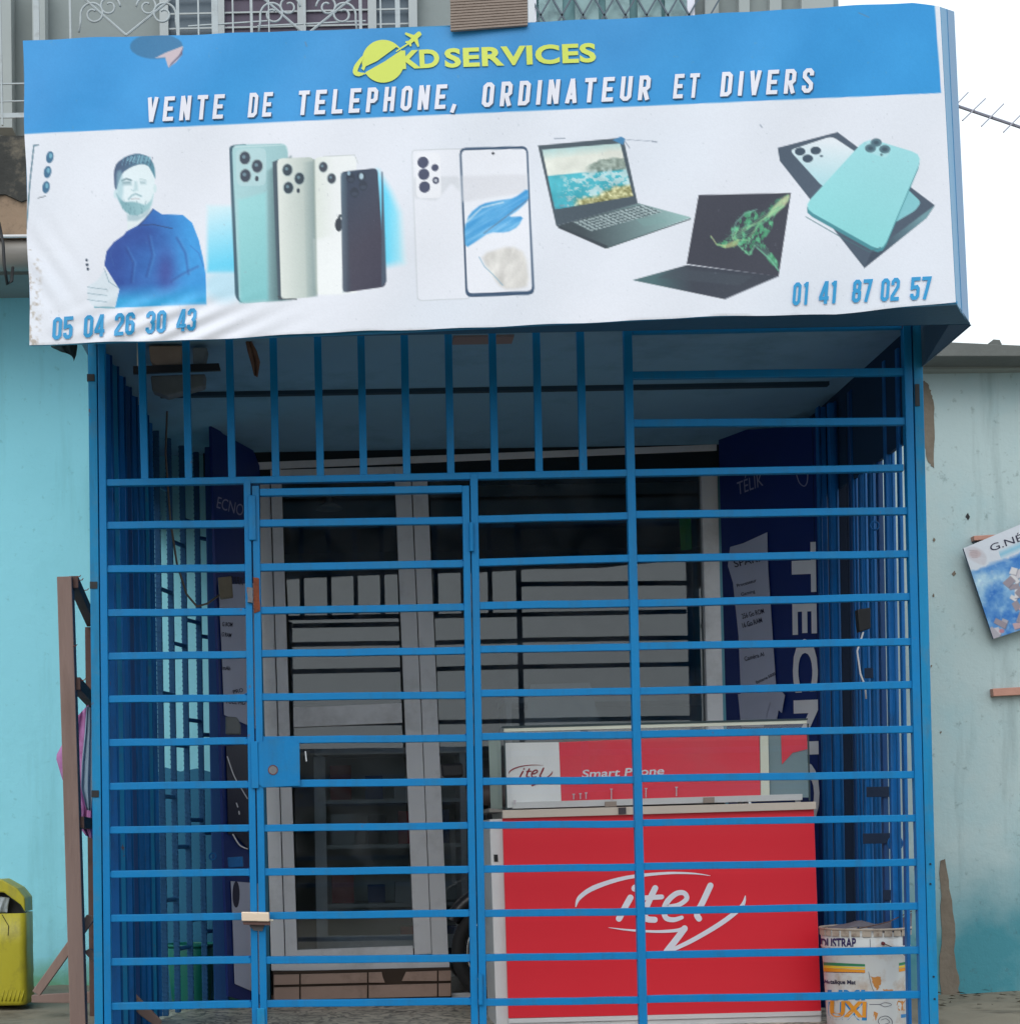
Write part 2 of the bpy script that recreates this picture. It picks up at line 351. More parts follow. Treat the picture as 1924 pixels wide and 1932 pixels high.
# ------------------------------------------------------------------ materials
rust = rgb(120, 62, 40)
blue = mat('blue_paint', rgb(2, 118, 180), .5, rusty=.6, runs=.35, spec=.25, var=.10, vscale=4, bump=.25, bscale=90, dirt=rgb(48, 120, 160), damt=.5, dscale=7)
blue_old = mat('faded_blue_paint', rgb(18, 128, 180), .55, rusty=.8, runs=.45, spec=.25, var=.12, vscale=5, bump=.25, bscale=80, dirt=rgb(90, 120, 130), damt=.5, dscale=9)
blue_d = mat('deep_blue_paint', rgb(10, 92, 156), .5, spec=.25, var=.18, vscale=6, bump=.3, bscale=70, dirt=rgb(30, 70, 100), damt=.6, dscale=5)
slatm = mat('shutter_blue_paint', rgb(8, 104, 176), .45, rusty=.5, runs=.6, spec=.3, var=.15, vscale=5, bump=.3, bscale=50, dirt=rgb(20, 60, 100), damt=.6, dscale=4)
black = mat('black_paint', (.012, .013, .016), .5)
alu = mat('satin_aluminium', rgb(222, 222, 226), .5, metal=0, var=.06, bump=.08, dirt=rgb(105, 100, 92), damt=.4)
rustm = mat('rusted_steel', rust, .85, var=.5, vscale=25, bump=.6, bscale=120, dirt=rgb(60, 40, 35), damt=.8, dscale=18)
glassm = glass_mat('shop_glass', .062, (.76, .81, .84)); caseg = glass_mat('case_glass', .045, (.99, .995, .995), .03, True)
conc = mat('raw_concrete', rgb(150, 145, 135), .9, var=.25, vscale=3, bump=.5, bscale=40, dirt=rgb(60, 58, 52), damt=.7)
wood = mat('weathered_wood', rgb(136, 114, 106), .85, var=.28, vscale=7, bump=.6, bscale=50, dirt=rgb(98, 74, 66), damt=.6, dscale=6, stretch=(1, 1, .15))
woodd = mat('dark_wood', rgb(95, 72, 66), .85, var=.28, vscale=7, bump=.6, bscale=50, dirt=rgb(45, 35, 32), damt=.7, dscale=6)
white = mat('white_lacquer', rgb(214, 214, 216), .35, var=.04, bump=.05)
cream = mat('cream_plastic', rgb(190, 185, 170), .5)
red = mat('red_laminate', rgb(226, 42, 58), .32, var=.06, vscale=1.5, bump=.04)
printw = mat('white_print', rgb(228, 228, 240), .45, var=.03, bump=0)
rubber = mat('black_rubber', (.014, .014, .015), .75)
chrome = mat('chrome', (.6, .6, .6), .2, metal=1, bump=0)

# ------------------------------------------------------------------ SETTING: ground, street
FY = 1.92                                    # plane of the house front
gm = mat('packed_earth_and_cement', rgb(132, 125, 110), .95, var=.3, vscale=1.5, bump=.8, bscale=25, dirt=rgb(72, 66, 55), damt=.8, dscale=3)
X = 150
def gz(x, y):
    base = -.16 if y < -.45 else 0.0
    if y < -1.2: base = -.55
    if y >= -.45 and x < -.95: base = .05 + .05 * min(1, max(0, (y - 1.0) / .9))
    if y >= -.45 and x > 2.25: base = -.01 - .0 * y
    return base + (.012 * math.sin(x * 7 + y * 5) * math.cos(y * 9) if y > -.45 else 0)
xs = [-X, -40, -15, -8] + [-5 + .25 * i for i in range(0, 17)] + [-.96, -.93] + [-.75 + .25 * i for i in range(0, 13)] + [2.28] + [2.5 + .25 * i for i in range(0, 14)] + [8, 15, 40, X]
ys = [-X, -60, -30, -12, -6, -3, -1.25, -1.2, -.5, -.45] + [-.2 + .2 * i for i in range(0, 12)] + [3, 6, 15, 40, X]
V = [(x, y, gz(x, y) - .002) for y in ys for x in xs]; n = len(xs)
obj('ground', V, [(j * n + i, j * n + i + 1, (j + 1) * n + i + 1, (j + 1) * n + i) for j in range(len(ys) - 1) for i in range(n - 1)], gm, org=(0, 0, 0), kind='structure')
floorm = bpy.data.materials.new('veined_floor_tile'); floorm.use_nodes = True
def _fl():
    n = floorm.node_tree; L = n.links.new; b = n.nodes['Principled BSDF']; b.inputs['Roughness'].default_value = .4
    g = n.nodes.new('ShaderNodeNewGeometry'); wv = n.nodes.new('ShaderNodeTexNoise'); wv.inputs['Scale'].default_value = 7; wv.inputs['Detail'].default_value = 6; wv.inputs['Distortion'].default_value = 2.5
    r = n.nodes.new('ShaderNodeValToRGB'); e = r.color_ramp.elements; e[0].position = .42; e[0].color = rgb(190, 182, 166); e[1].position = .56; e[1].color = rgb(200, 190, 174)
    x = e.new(.49); x.color = rgb(55, 50, 45); L(g.outputs['Position'], wv.inputs[0]); L(wv.outputs[0], r.inputs[0]); L(r.outputs[0], b.inputs['Base Color'])
_fl()
pl = MB().box(-.93, 2.2, -.12, 1.86, -.02, .014).build('porch_floor', floorm, kind='structure')

# ------------------------------------------------------------------ HOUSE
def wall_mat(name, base, low, zc, zw, patch, bare, mould):
    """painted masonry: two tones up the wall, blotches, flaked bare plaster, hairline relief"""
    m = bpy.data.materials.new(name); m.use_nodes = True; n = m.node_tree; L = n.links.new; b = n.nodes['Principled BSDF']; b.inputs['Roughness'].default_value = .85
    g = n.nodes.new('ShaderNodeNewGeometry'); sp = n.nodes.new('ShaderNodeSeparateXYZ'); L(g.outputs['Position'], sp.inputs[0])
    def N(s, d=8, r=.62, st=None):
        q = n.nodes.new('ShaderNodeTexNoise'); q.inputs['Scale'].default_value = s; q.inputs['Detail'].default_value = d; q.inputs['Roughness'].default_value = r
        if st:
            mp = n.nodes.new('ShaderNodeMapping'); mp.inputs['Scale'].default_value = st; L(g.outputs['Position'], mp.inputs[0]); L(mp.outputs[0], q.inputs[0])
        else: L(g.outputs['Position'], q.inputs[0])
        return q.outputs[0]
    def ramp(i, a, c, m0=0, m1=1):
        r = n.nodes.new('ShaderNodeMapRange'); r.inputs[1].default_value = a; r.inputs[2].default_value = c; r.inputs[3].default_value = m0; r.inputs[4].default_value = m1; L(i, r.inputs[0]); return r.outputs[0]
    def mixc(f, a, c):
        x = n.nodes.new('ShaderNodeMix'); x.data_type = 'RGBA'
        if hasattr(f, 'is_linked') or hasattr(f, 'node'): L(f, x.inputs[0])
        for s, v in ((6, a), (7, c)):
            if isinstance(v, tuple): x.inputs[s].default_value = v
            else: L(v, x.inputs[s])
        return x.outputs[2]
    def op(k, a, c):
        q = n.nodes.new('ShaderNodeMath'); q.operation = k
        for s, v in ((0, a), (1, c)):
            if isinstance(v, (int, float)): q.inputs[s].default_value = v
            else: L(v, q.inputs[s])
        return q.outputs[0]
    zz = op('ADD', sp.outputs[2], ramp(N(1.3), .2, .8, -.35, .35))
    c = mixc(ramp(zz, zc + zw, zc - zw), base, low)
    c = mixc(ramp(N(2.2), .48, .72, 0, .45), c, patch)
    c = mixc(ramp(N(24, 4), .62, .72, 0, .35), c, mould)
    c = mixc(ramp(N(7, 7, .65, (1, 1, .1)), .52, .75, 0, .4), c, mould)
    c = mixc(ramp(N(60, 9, .8), .68, .72, 0, .7), c, mould)
    c = mixc(ramp(N(5, 10, .75, (1, 1, .35)), .66, .70, 0, .8), c, bare)
    L(c, b.inputs['Base Color'])
    bp = n.nodes.new('ShaderNodeBump'); bp.inputs['Strength'].default_value = .6; bp.inputs['Distance'].default_value = .006
    L(N(22, 8, .7), bp.inputs['Height']); L(bp.outputs[0], b.inputs['Normal']); return m
wl = wall_mat('turquoise_wall_paint', rgb(146, 220, 236), rgb(156, 230, 246), .6, .6, rgb(132, 208, 222), rgb(134, 206, 214), rgb(104, 170, 178))  # paler low tone puts the wall's light gradient into the colour
wr = wall_mat('faded_teal_wall_paint', rgb(180, 200, 202), rgb(70, 142, 156), .50, .34, rgb(150, 194, 204), rgb(150, 152, 144), rgb(74, 92, 92))
house = empty('house', (0, FY, 0), 'turquoise two storey house behind the blue grille, upper balcony and grey wall above the sign', 'house')
def wbox(name, x0, x1, y0, y1, z0, z1, m, p, **kw): return MB().box(x0, x1, y0, y1, z0, z1).build(name, m, p, **kw)
XL = at(440, 1300, FY).x; XR = at(1372, 1300, FY).x; XE = at(1582, 30, 1.6).x
wbox('wall', -7, XL, FY, FY + .2, -.3, 3.36, wl, house)
MB().prism([(298, 1462), (312, 1448), (340, 1456), (372, 1450), (398, 1457), (402, 1889), (300, 1890)], FY - .006, FY).build('dado', mat('teal_dado', rgb(44, 112, 146), .8, var=.15, bump=.5, dirt=rgb(36, 84, 104), damt=.6), house)
ceilm = mat('porch_ceiling_paint', rgb(126, 172, 202), .9, var=.12, vscale=2, bump=.3, dirt=rgb(86, 124, 146), damt=.6, dscale=2)
grey = mat('grey_render', rgb(142, 150, 150), .9, var=.1, vscale=2, bump=.4, bscale=30, dirt=rgb(105, 112, 112), damt=.5)
cl = wbox('ceiling', -.93, 2.16, .04, FY + .2, 2.6, 2.72, ceilm, house)
# two ceiling sheets with a joint, batten proud of the ceiling
wbox('side_dark_sheet', 2.085, 2.10, .06, FY - .01, 2.2, 2.6, mat('navy_dark_sheet', rgb(16, 52, 84), .8), house)  # added dark sheets close the upper sides and supply their darkness
wbox('side_dark_sheet', -.90, -.885, .06, FY - .01, 2.25, 2.6, MATS['navy_dark_sheet'], house)
wbox('batten', -.72, 2.0, .80, .835, 2.585, 2.6, mat('batten_paint', rgb(35, 62, 80), .8), house)
wbox('beam', XL - .12, XR + .02, FY - .04, FY + .2, 2.475, 2.6, mat('dark_beam', rgb(20, 34, 42), .8), house)
MB().prism([K(5, 700, 55), K(5, 995, 45), K(5, 992, 128), K(5, 702, 140)], .25, .26).V
stain = mat('bare_ceiling_board', rgb(140, 128, 130), .9)
a0 = at(*K(5, 700, 100), .1); wbox('patch', a0.x, a0.x + .17 + .05, .09, .18, 2.592, 2.6, stain, house)
# upper storey
UY = 1.6
wbox('upper_wall', -7, XE, UY, 6.5, 3.36, 6.5, grey, house)
mould = mat('mouldy_slab', rgb(150, 128, 108), .95, var=.25, vscale=3, bump=.9, bscale=25, dirt=rgb(38, 38, 36), damt=.95, dscale=4)
sl0 = at(20, 445, 1.2).z; sl1 = at(20, 262, 1.2).z
wbox('balcony_slab', -7, XE - .05, 1.2, UY - .003, sl0, sl1, mould, house)
MB().prism([(-300, 262), (60, 255), (60, 372), (40, 380), (10, 366), (-300, 378)], 1.19, 1.2).build('mould_band', mat('black_mould', rgb(62, 62, 60), .95, var=.6, vscale=9, bump=.9, dirt=rgb(130, 120, 105), damt=.8, dscale=9), house)
def onplane(name, pts, Y, d, m, p, **kw): return MB().prism(pts, Y, Y + d).build(name, m, p, **kw)
# pilasters on the left of the upper wall
for x0, x1 in ((-10, 20), (60, 84)):
    onplane('pilaster', [(x0, 0 - 40), (x1, -40), (x1 + 3, 240), (x0 + 3, 240)], 1.5, UY - .01 - 1.5, mat('pale_grey', rgb(165, 172, 172), .9), house)
# windows of the upper storey
curt = mat('purple_curtain', rgb(92, 84, 98), .9, var=.35, vscale=14, bump=.8, bscale=14, stretch=(1, 1, .08))
curt2 = mat('patterned_pale_curtain', rgb(150, 178, 180), .9, var=.3, vscale=11, bump=.7, bscale=12, dirt=rgb(105, 122, 128), damt=.8, dscale=12)
slate = mat('slate_window', rgb(86, 100, 112), .5)
w1 = onplane('window', [(300, -60), (786, -60), (786, 110), (304, 110)], UY - .03, .02, slate, house)
onplane('curtain', [(415, -60), (702, -60), (702, 100), (415, 100)], UY - .045, .012, curt, w1)
for x in (300, 406, 560, 693, 770): onplane('frame', [(x, -60), (x + 16, -60), (x + 18, 110), (x + 2, 110)], UY - .07, .03, mat('pale_frame', rgb(176, 182, 184), .7), w1)
for y in (-10, 18, 46): onplane('glazing_bar', [(318, y + 6), (770, y - 4), (770, y - 1), (318, y + 9)], UY - .055, .006, MATS['pale_frame'], w1)
w2 = onplane('window', [(1006, -60), (1300, -60), (1300, 60), (1010, 60)], UY - .03, .02, mat('window_board', rgb(120, 160, 165), .8), house)
for i, x in enumerate((1014, 1082, 1140, 1200, 1252)): onplane('curtain', [(x, -60), (x + 46, -60), (x + 48, 60), (x + 4, 60)], UY - .05 - .01 * (i % 2), .015, curt2, w2)
for x in (997, 1296): onplane('frame', [(x, -60), (x + 14, -60), (x + 15, 60), (x + 1, 60)], UY - .07, .03, printw, w2)
for i in range(9):
    for s in (-1, 1):
        x = 1000 + i * 40; MB().bar((x, 62), (x + s * 70, -60), 3.2, UY - .085, UY - .078).build('grille_bar', slate, w2)
for x, wd in ((1330, 26), (1394, 20), (1452, 22), (1512, 60)):
    onplane('pilaster', [(x, -60), (x + wd, -60), (x + wd, 60), (x, 60)], UY - .05, .047, mat('pale_grey', None) if 'pale_grey' in MATS else grey, house)
# drain pipe under the balcony
P0 = at(-40, 482, 1.28); P1 = at(160, 480, 1.28)
pipe = MB().tube([P0, P1], 29 * scl(1.28), 20).build('drain_pipe', mat('grey_pvc', rgb(140, 135, 130), .4), None, smooth=True, label='thick grey drain pipe running under the balcony at the far left edge', cat='pipe')
MB().tube([at(-40, 446, 1.15), at(160, 444, 1.15)], 3.2 * scl(1.15), 8).build('conduit', white, None, label='thin white conduit running along the balcony edge above the grey drain pipe', cat='conduit')
MB().tube([at(-2, 420, 1.05), at(6, 460, 1.0), at(8, 500, 1.0), at(14, 537, 1.0), at(22, 530, 1.02), at(24, 505, 1.1)], 3 * scl(1.1), 8).build('wire_loop', black, None, smooth=True, label='black wire loop hanging from the grey pipe at the left edge', cat='wire')
# balcony railing
RY = 1.25; iron = mat('white_ironwork', rgb(176, 184, 188), .5, bump=.2, dirt=rgb(110, 105, 100), damt=.5, dscale=12)
rail = empty('balcony_railing', at(60, 240, RY), 'white wrought iron balcony railing with scrolls above the sign', 'railing')
for x, wd in ((2, 3), (70, 11), (134, 4), (337, 6), (376, 3), (407, 12), (441, 3), (476, 5), (509, 2.5), (576, 2.5), (682, 6), (720, 3), (752, 9)):
    MB().bar((x - 4, -80), (x + 2, 235), wd, RY, RY + .012).build('upright', iron, rail)
for y, wd, x1 in ((157, 2.2, 60), (217, 9, 60), (190, 2, 60)):
    MB().bar((-30, y + 1), (x1, y - 1), wd, RY + .003, RY + .010).build('rail', iron, rail)
for x0, x1 in ((375, 505), (505, 690)): MB().bar((x0 - 20, 48), (x1, 38), 2.2, RY + .003, RY + .010).build('rail', iron, rail)
def spiral(cx, cy, r, d, s, turns=1.35):
    P = []
    for i in range(34):
        t = i / 33; a = s * (turns * 2 * math.pi * t) + d; rr = r * (1 - .72 * t); P.append(at(cx + rr * math.cos(a), cy + rr * math.sin(a), RY + .005))
    return P
for cx, hw in ((242, 100), (581, 100)):
    for s in (-1, 1):
        MB().tube([at(cx - 4, 66, RY + .005), at(cx + s * hw, -18, RY + .005), at(cx + s * hw * 1.2, -60, RY + .005)], 2.4 * scl(RY), 6).build('diagonal', iron, rail)
        MB().tube([at(cx + s * hw * .93, 60, RY + .005)] + [at(cx + s * hw * .9, 40, RY + .005)] + spiral(cx + s * hw * .66, 26, 24, 0 if s > 0 else math.pi, -s), 2.3 * scl(RY), 6).build('scroll', iron, rail, smooth=True)
        MB().tube(spiral(cx + s * 36, 12, 21, math.pi if s > 0 else 0, s), 2.1 * scl(RY), 6).build('scroll', iron, rail, smooth=True)
# neighbouring wall on the right with its roof slab
nb = empty('garden_wall', at(1850, 1880, FY), 'faded pale teal masonry wall to the right of the grille, peeling paint', 'wall')
zt = at(1850, 668, FY).z
MB().prism([(1340, 680), (2300, 664), (2300, 2000), (1340, 2000)], FY + .02, FY + .22).build('wall', wr, nb)
plast = mat('bare_plaster', rgb(126, 116, 104), .95, var=.45, vscale=14, bump=.8, bscale=50, dirt=rgb(105, 100, 92), damt=.7, dscale=14)
def ragged(pts, a=3, n=9):
    P = []
    for i in range(len(pts)):
        p = Vector(pts[i]); q = Vector(pts[(i + 1) % len(pts)])
        for k in range(n): t = p.lerp(q, k / n); P.append((t.x + random.uniform(-a, a), t.y + random.uniform(-a, a)))
    return P
MB().prism(ragged([K(10, 1372, 790), K(10, 1410, 770), K(10, 1445, 1050), K(10, 1470, 1420), K(10, 1500, 1650), K(10, 1505, 1800), K(10, 1358, 1800), K(10, 1372, 1450), K(10, 1365, 1100)], 3.2, 4), FY + .016, FY + .021).build('bare_patch', plast, nb)
MB().prism(ragged([K(6, 1395, 300), K(6, 1440, 330), K(6, 1470, 420), K(6, 1475, 780), K(6, 1440, 740), K(6, 1400, 560)], 1.5), FY + .0165, FY + .021).build('bare_patch', plast, nb)
roofm = mat('weathered_roof_slab', rgb(105, 108, 106), .9, var=.3, vscale=5, bump=.8, bscale=30, dirt=rgb(60, 62, 60), damt=.7)
MB().prism([(1700, 660), (1793, 645), (1924, 651), (2300, 660), (2300, 672), (1924, 672), (1700, 672)], FY - .22, FY + .8).build('roof_slab', roofm, nb, bevel=.004)
MB().prism([(1690, 672), (2300, 672), (2300, 690), (1690, 698)], FY - .05, FY + .02).build('shaded_band', mat('shaded_plaster', rgb(150, 156, 152), .9, bump=.6), nb)  # shade under the roof slab put into this band's colour
MB().prism([(1868, 646), (1874, 640), (1886, 641), (1888, 646), (1890, 649), (1868, 650)], FY - .2, FY - .12).build('stone', roofm, nb)
for x, y, r in ((1800, 1083, 4), (1762, 1019, 3.2), (1761, 1124, 2.2), (1757, 1257, 2), (1775, 1382, 2), (1826, 975, 5)):
    MB().prism(ragged([(x - r, y), (x, y - r * 1.6), (x + r * .8, y), (x, y + r * 1.2)], .8, 2), FY + .017, FY + .0205).build('chip', plast if r < 5 else black, nb)

# antenna against the sky
ant = empty('roof_antenna', at(1990, 900, 5), 'thin grey television antenna sticking out against the white sky at right', 'antenna')
am = mat('antenna_metal', rgb(140, 140, 155), .5)
aY = 5.0; MB().tube([at(1775, 189, aY), at(2080, 292, aY)], 2.9 * scl(aY), 6).build('boom', am, ant)
for p, q in (((1795, 206), (1826, 174)), (K(3, 1622, 632), K(3, 1742, 517)), (K(3, 1722, 662), K(3, 1838, 545)), (K(3, 1838, 693), K(3, 1955, 575)), ((1938, 256), (1981, 217))):
    MB().tube([at(*p, aY - .3), at(*q, aY + .3)], 1.4 * scl(aY), 6).build('element', am, ant)
MB().tube([at(2070, 280, aY), at(2074, 900, aY)], 4 * scl(aY), 6).build('mast', am, ant)

# low wall and kerb across the street: seen only as the reflection in the glass
ow = empty('street_wall', (3, -20, -.55), 'low dark wall across the street, mirrored in the shop glass', 'wall')
wbox('wall', -40, 45, -20.3, -20, -.6, 2.25, mat('dark_wall_paint', rgb(62, 66, 62), .9, var=.3, vscale=.8), ow)
wbox('coping', -40, 45, -20.35, -19.95, 2.25, 2.33, conc, ow)

# ------------------------------------------------------------------ SHOP FRONT (aluminium door and window)
sf = empty('shopfront', at(900, 1880, FY), 'grey aluminium shopfront with glazed door and wide window behind the grille', 'shopfront')
def strip(pts, m, p, name, Y=FY - .04, d=.06, **kw): return onplane(name, pts, Y, d, m, p, bevel=.0015, **kw)
strip([(486, 872), (1352, 838), (1352, 850), (486, 886)], alu, sf, 'head_rail', FY - .045, .07)
strip([(486, 886), (508, 885), (538, 1832), (512, 1832)], alu, sf, 'frame', FY - .035)
MB().prism([(776, 876), (805, 875), (847, 1830), (816, 1830)], FY - .038, FY + .03).build('mullion', alu, sf, bevel=.0015)
MB().prism([(1322, 850), (1352, 849), (1377, 1890), (1347, 1890)], FY - .038, FY + .03).build('frame', alu, sf, bevel=.0015)
strip([(512, 1816), (848, 1806), (848, 1832), (512, 1832)], alu, sf, 'sill', FY - .05, .08)
# window side (right)
MB().prism([(808, 862), (1321, 844), (1346, 1890), (849, 1890)], FY + .0, FY + .005).build('window_pane', glassm, sf)
for p in ([(806, 1876), (1346, 1866), (1347, 1890), (806, 1890)],): strip(p, alu, sf, 'bottom_rail', FY - .03, .05)
MB().prism([K(6, 248, 1020), K(6, 290, 1020), K(6, 322, 1924), K(6, 285, 1924)], FY + .04, FY + .05).build('side_board', woodd, sf)
# door leaf
dl = MB()
dl.prism([(510, 886), (530, 885), (561, 1806), (539, 1808)], FY - .05, FY + .0).prism([(744, 880), (774, 879), (814, 1800), (782, 1802)], FY - .05, FY + .0)
dl.prism([(530, 886), (744, 880), (744, 900), (530, 906)], FY - .048, FY - .002).prism([K(8, 340, 263), K(8, 912, 238), K(8, 916, 342), K(8, 342, 367)], FY - .048, FY - .002)
dl.prism([K(8, 350, 1545), K(8, 972, 1522), K(8, 975, 1582), K(8, 352, 1600)], FY - .048, FY - .002)
door = dl.build('door', alu, sf, bevel=.0015)
MB().prism([(531, 905), (744, 899), (757, 1331), (553, 1336)], FY - .02, FY - .015).build('glass', glassm, door)
MB().prism([(553, 1371), (758, 1363), (780, 1786), (562, 1795)], FY - .02, FY - .015).build('glass', glassm, door)
MB().tube([at(575, 1418, FY - .06), at(577, 1437, FY - .06)], .006, 8).build('handle', chrome, door)
# left and right jamb walls beside the front
wbox('wall', XL, at(500, 1300, FY).x, FY + .002, FY + .2, 0, 2.475, mat('darker_blue_wall', rgb(60, 120, 150), .9, bump=.3), house)  # left jamb in a darker blue than the turquoise wall
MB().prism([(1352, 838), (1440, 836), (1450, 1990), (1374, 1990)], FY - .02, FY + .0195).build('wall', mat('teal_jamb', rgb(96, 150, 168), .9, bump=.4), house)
# step of brown tiles
st = empty('door_step', at(680, 1885, FY), 'low step of brown tiles below the glass door', 'step')
MB().prism([(515, 1834), (850, 1826), (852, 1886), (517, 1893)], FY - .075, FY + .1).build('base', mat('mortar', rgb(70, 58, 50), .95), st)
tile = mat('brown_tile', rgb(176, 148, 134), .55, var=.15, vscale=6, bump=.3, dirt=rgb(120, 98, 86), damt=.5, dscale=9)
rowp = [((518, 1840), (850, 1832), 19), ((520, 1864), (852, 1856), 24)]
xsj = [515, 566, 694, 826, 852]
for r, (a, b, hh) in enumerate(rowp):
    for i in range(4):
        x0, x1 = xsj[i] + 1.5, xsj[i + 1] - 1.5; ya = a[1] + (b[1] - a[1]) * (x0 - a[0]) / (b[0] - a[0]); yb = a[1] + (b[1] - a[1]) * (x1 - a[0]) / (b[0] - a[0])
        if r == 0 and i == 2:        # the broken one
            MB().prism([(x0, ya), (720, ya - 1), (722, ya + 8), (726, ya + hh), (x0, ya + hh)], FY - .087, FY - .073).build('tile', tile, st, bevel=.001, label='broken brown tile')
            MB().prism([(766, yb + 2), (x1, yb), (x1, yb + hh), (758, yb + hh)], FY - .087, FY - .073).build('tile', tile, st, bevel=.001, label='broken brown tile')
            continue
        MB().prism([(x0, ya), (x1, yb), (x1, yb + hh), (x0, ya + hh)], FY - .087, FY - .073).build('tile', tile, st, bevel=.001)

# ------------------------------------------------------------------ SHOP INTERIOR
intm = mat('dim_interior_wall', rgb(150, 150, 150), .9)
shop = empty('shop_room', (1, 5, 0), 'dim shop room behind the glass', 'room')
wbox('wall', -.9, 2.6, 5.0, 5.1, 0, 2.7, intm, shop); wbox('wall', -.95, -.9, FY + .2, 5.0, 0, 2.7, intm, shop); wbox('wall', 2.6, 2.65, FY + .25, 5.0, 0, 2.7, intm, shop)
wbox('ceiling', -.9, 2.6, FY + .2, 5.0, 2.65, 2.7, intm, shop); wbox('floor', -.9, 2.6, FY + .1, 5.0, -.01, .03, tile, shop)
shelfm = mat('shelf_board', rgb(175, 180, 180), .6)
def cabinet(x0, x1, y0, y1, zs, ztop, label):
    c = empty('display_cabinet', ((x0 + x1) / 2, y0, .03), label, 'cabinet')
    for x in (x0, x1 - .03): wbox('upright', x, x + .03, y0, y1, .03, ztop, alu, c)
    wbox('back_panel', x0 + .03, x1 - .03, y1 - .02, y1, .03, ztop, shelfm, c)
    for z in zs: wbox('shelf', x0 + .032, x1 - .032, y0 + .005, y1 - .022, z, z + .02, shelfm, c)
    wbox('top_panel', x0 - .01, x1 + .01, y0 - .01, y1, ztop, ztop + .03, alu, c)
    return c
cb0 = cabinet(-.135, .62, 2.5, 2.9, (.12, .42, .72, .95), 1.2, 'aluminium display cabinet with shelves just inside the glass door')
wbox('bottom_rail', -.10, .585, 2.495, 2.505, .21, .28, alu, cb0)
wbox('stile', -.15, -.092, 2.488, 2.498, .04, 1.19, alu, cb0)
cabinet(.9, 2.3, 3.2, 3.6, (.12, .45, .8, 1.15), 1.5, 'wide display cabinet at the back of the dim shop')
bxm = [mat('box_%s' % k, rgb(*c), .5) for k, c in (('white', (170, 172, 174)), ('blue', (40, 70, 120)), ('red', (140, 36, 48)), ('dark', (60, 60, 66)))]
ordn = ['first', 'second', 'third', 'fourth']; cn = ['white', 'blue', 'red', 'dark']
for r_, z in enumerate((.14, .44, .74, .97)):
    x = -.07
    for q_ in range(4 - (r_ % 2)):
        wd = random.uniform(.08, .14); hh = random.uniform(.08, .18); kk = (q_ * 3 + r_ * 2) % 4
        MB().box(x, x + wd, 2.6, 2.7, z + .001, z + hh).build('carton', bxm[kk], None, label='%s carton, %s from left on the %s shelf up behind the door glass' % (cn[kk], ordn[q_], ordn[r_]), cat='box', group='cartons on the cabinet shelves'); x += wd + random.uniform(.03, .08)
a = at(*K(4, 1730, 990), 2.6)
lampb = empty('pendant_lamp', a, 'unlit white pendant lamp seen through the top of the glass door', 'lamp')
MB().lathe(a, [(.004, .09), (.012, .07), (.02, .03), (.075, .0), (.07, -.004), (.0, .0)], 24).build('shade', white, lampb, smooth=True)
MB().tube([a + Vector((0, 0, .09)), (a.x, a.y, 2.64)], .004, 6).build('cord', black, lampb)
MB().prism([K(6, 133, 1040), K(6, 193, 1036), K(6, 200, 1205), K(6, 142, 1210)], FY + .055, FY + .06).build('green_notice', mat('green_card', rgb(60, 190, 60), .5), None, label='narrow bright green card at the upper right corner of the shop window', cat='card')
MB().prism([K(9, 385, 140), K(9, 695, 130), K(9, 750, 345), K(9, 350, 352)], FY + .3, FY + .31).build('paper_notice', mat('grey_card', rgb(175, 180, 182), .6), None, label='pale square panel standing inside the shop window behind the red counter', cat='panel')

# ------------------------------------------------------------------ GRILLE
gr = empty('security_grille', at(950, 1985, 0), 'blue painted steel security grille closing the porch front below the sign', 'grille')
T = .028
def bpost(p, q, wd, Y0=-.002, d=.034, m=blue, parent=gr, name='post', **kw): return MB().bar(p, q, wd, Y0, Y0 + d).build(name, m, parent, bevel=.0022, **kw)
bpost((173, 560), (187, 2000), 16.5, m=blue_old); bpost((190, 560), (204, 2000), 13.5, Y0=-.006)
bpost((1711, 600), (1747, 2000), 15, Y0=-.006); bpost((1729, 560), (1764, 2000), 17.5, m=blue_old)
bpost((1183, 560), (1215.5, 2000), 15.5, Y0=-.004)
bpost((466, 905), (483, 2000), 13); bpost((894, 893), (912.5, 2000), 14)
MB().bar((197, 910.5), (1705, 882), 13, .001, .029).build('top_rail', blue, gr, bevel=.0022)
La = [991, 1073.5, 1156, 1238, 1320, 1402, 1484, 1567, 1650, 1733, 1815.5, 1900]; Lb = [988, 1071, 1153, 1234, 1317, 1398, 1480, 1562.5, 1646, 1730, 1812, 1896]
Da = [986.5, 1070, 1151.5, 1233, 1314.6, 1396, 1479, 1563, 1646, 1729, 1812, 1895]; Db = [981, 1063.6, 1145, 1227, 1311.7, 1393, 1475, 1557.6, 1641.6, 1724, 1809, 1890]
Ma = [979.5, 1061.5, 1142.5, 1225, 1308.4, 1390, 1474.6, 1557.8, 1640.5, 1724, 1807.6, 1891.6]; Mb_ = [972.5, 1053, 1137, 1221, 1304, 1386.7, 1471, 1555, 1637, 1720.5, 1803.5, 1888]
Ra = [707, 798, 971, 1054, 1138, 1219.5, 1304, 1386, 1469, 1553, 1636, 1719.5, 1803, 1887]; Rb = [701, 794, 964, 1044, 1126, 1211, 1292, 1376, 1462, 1544.5, 1627, 1710, 1793.5, 1878]
def jit(): return random.uniform(-.6, .6)
WB = MB()
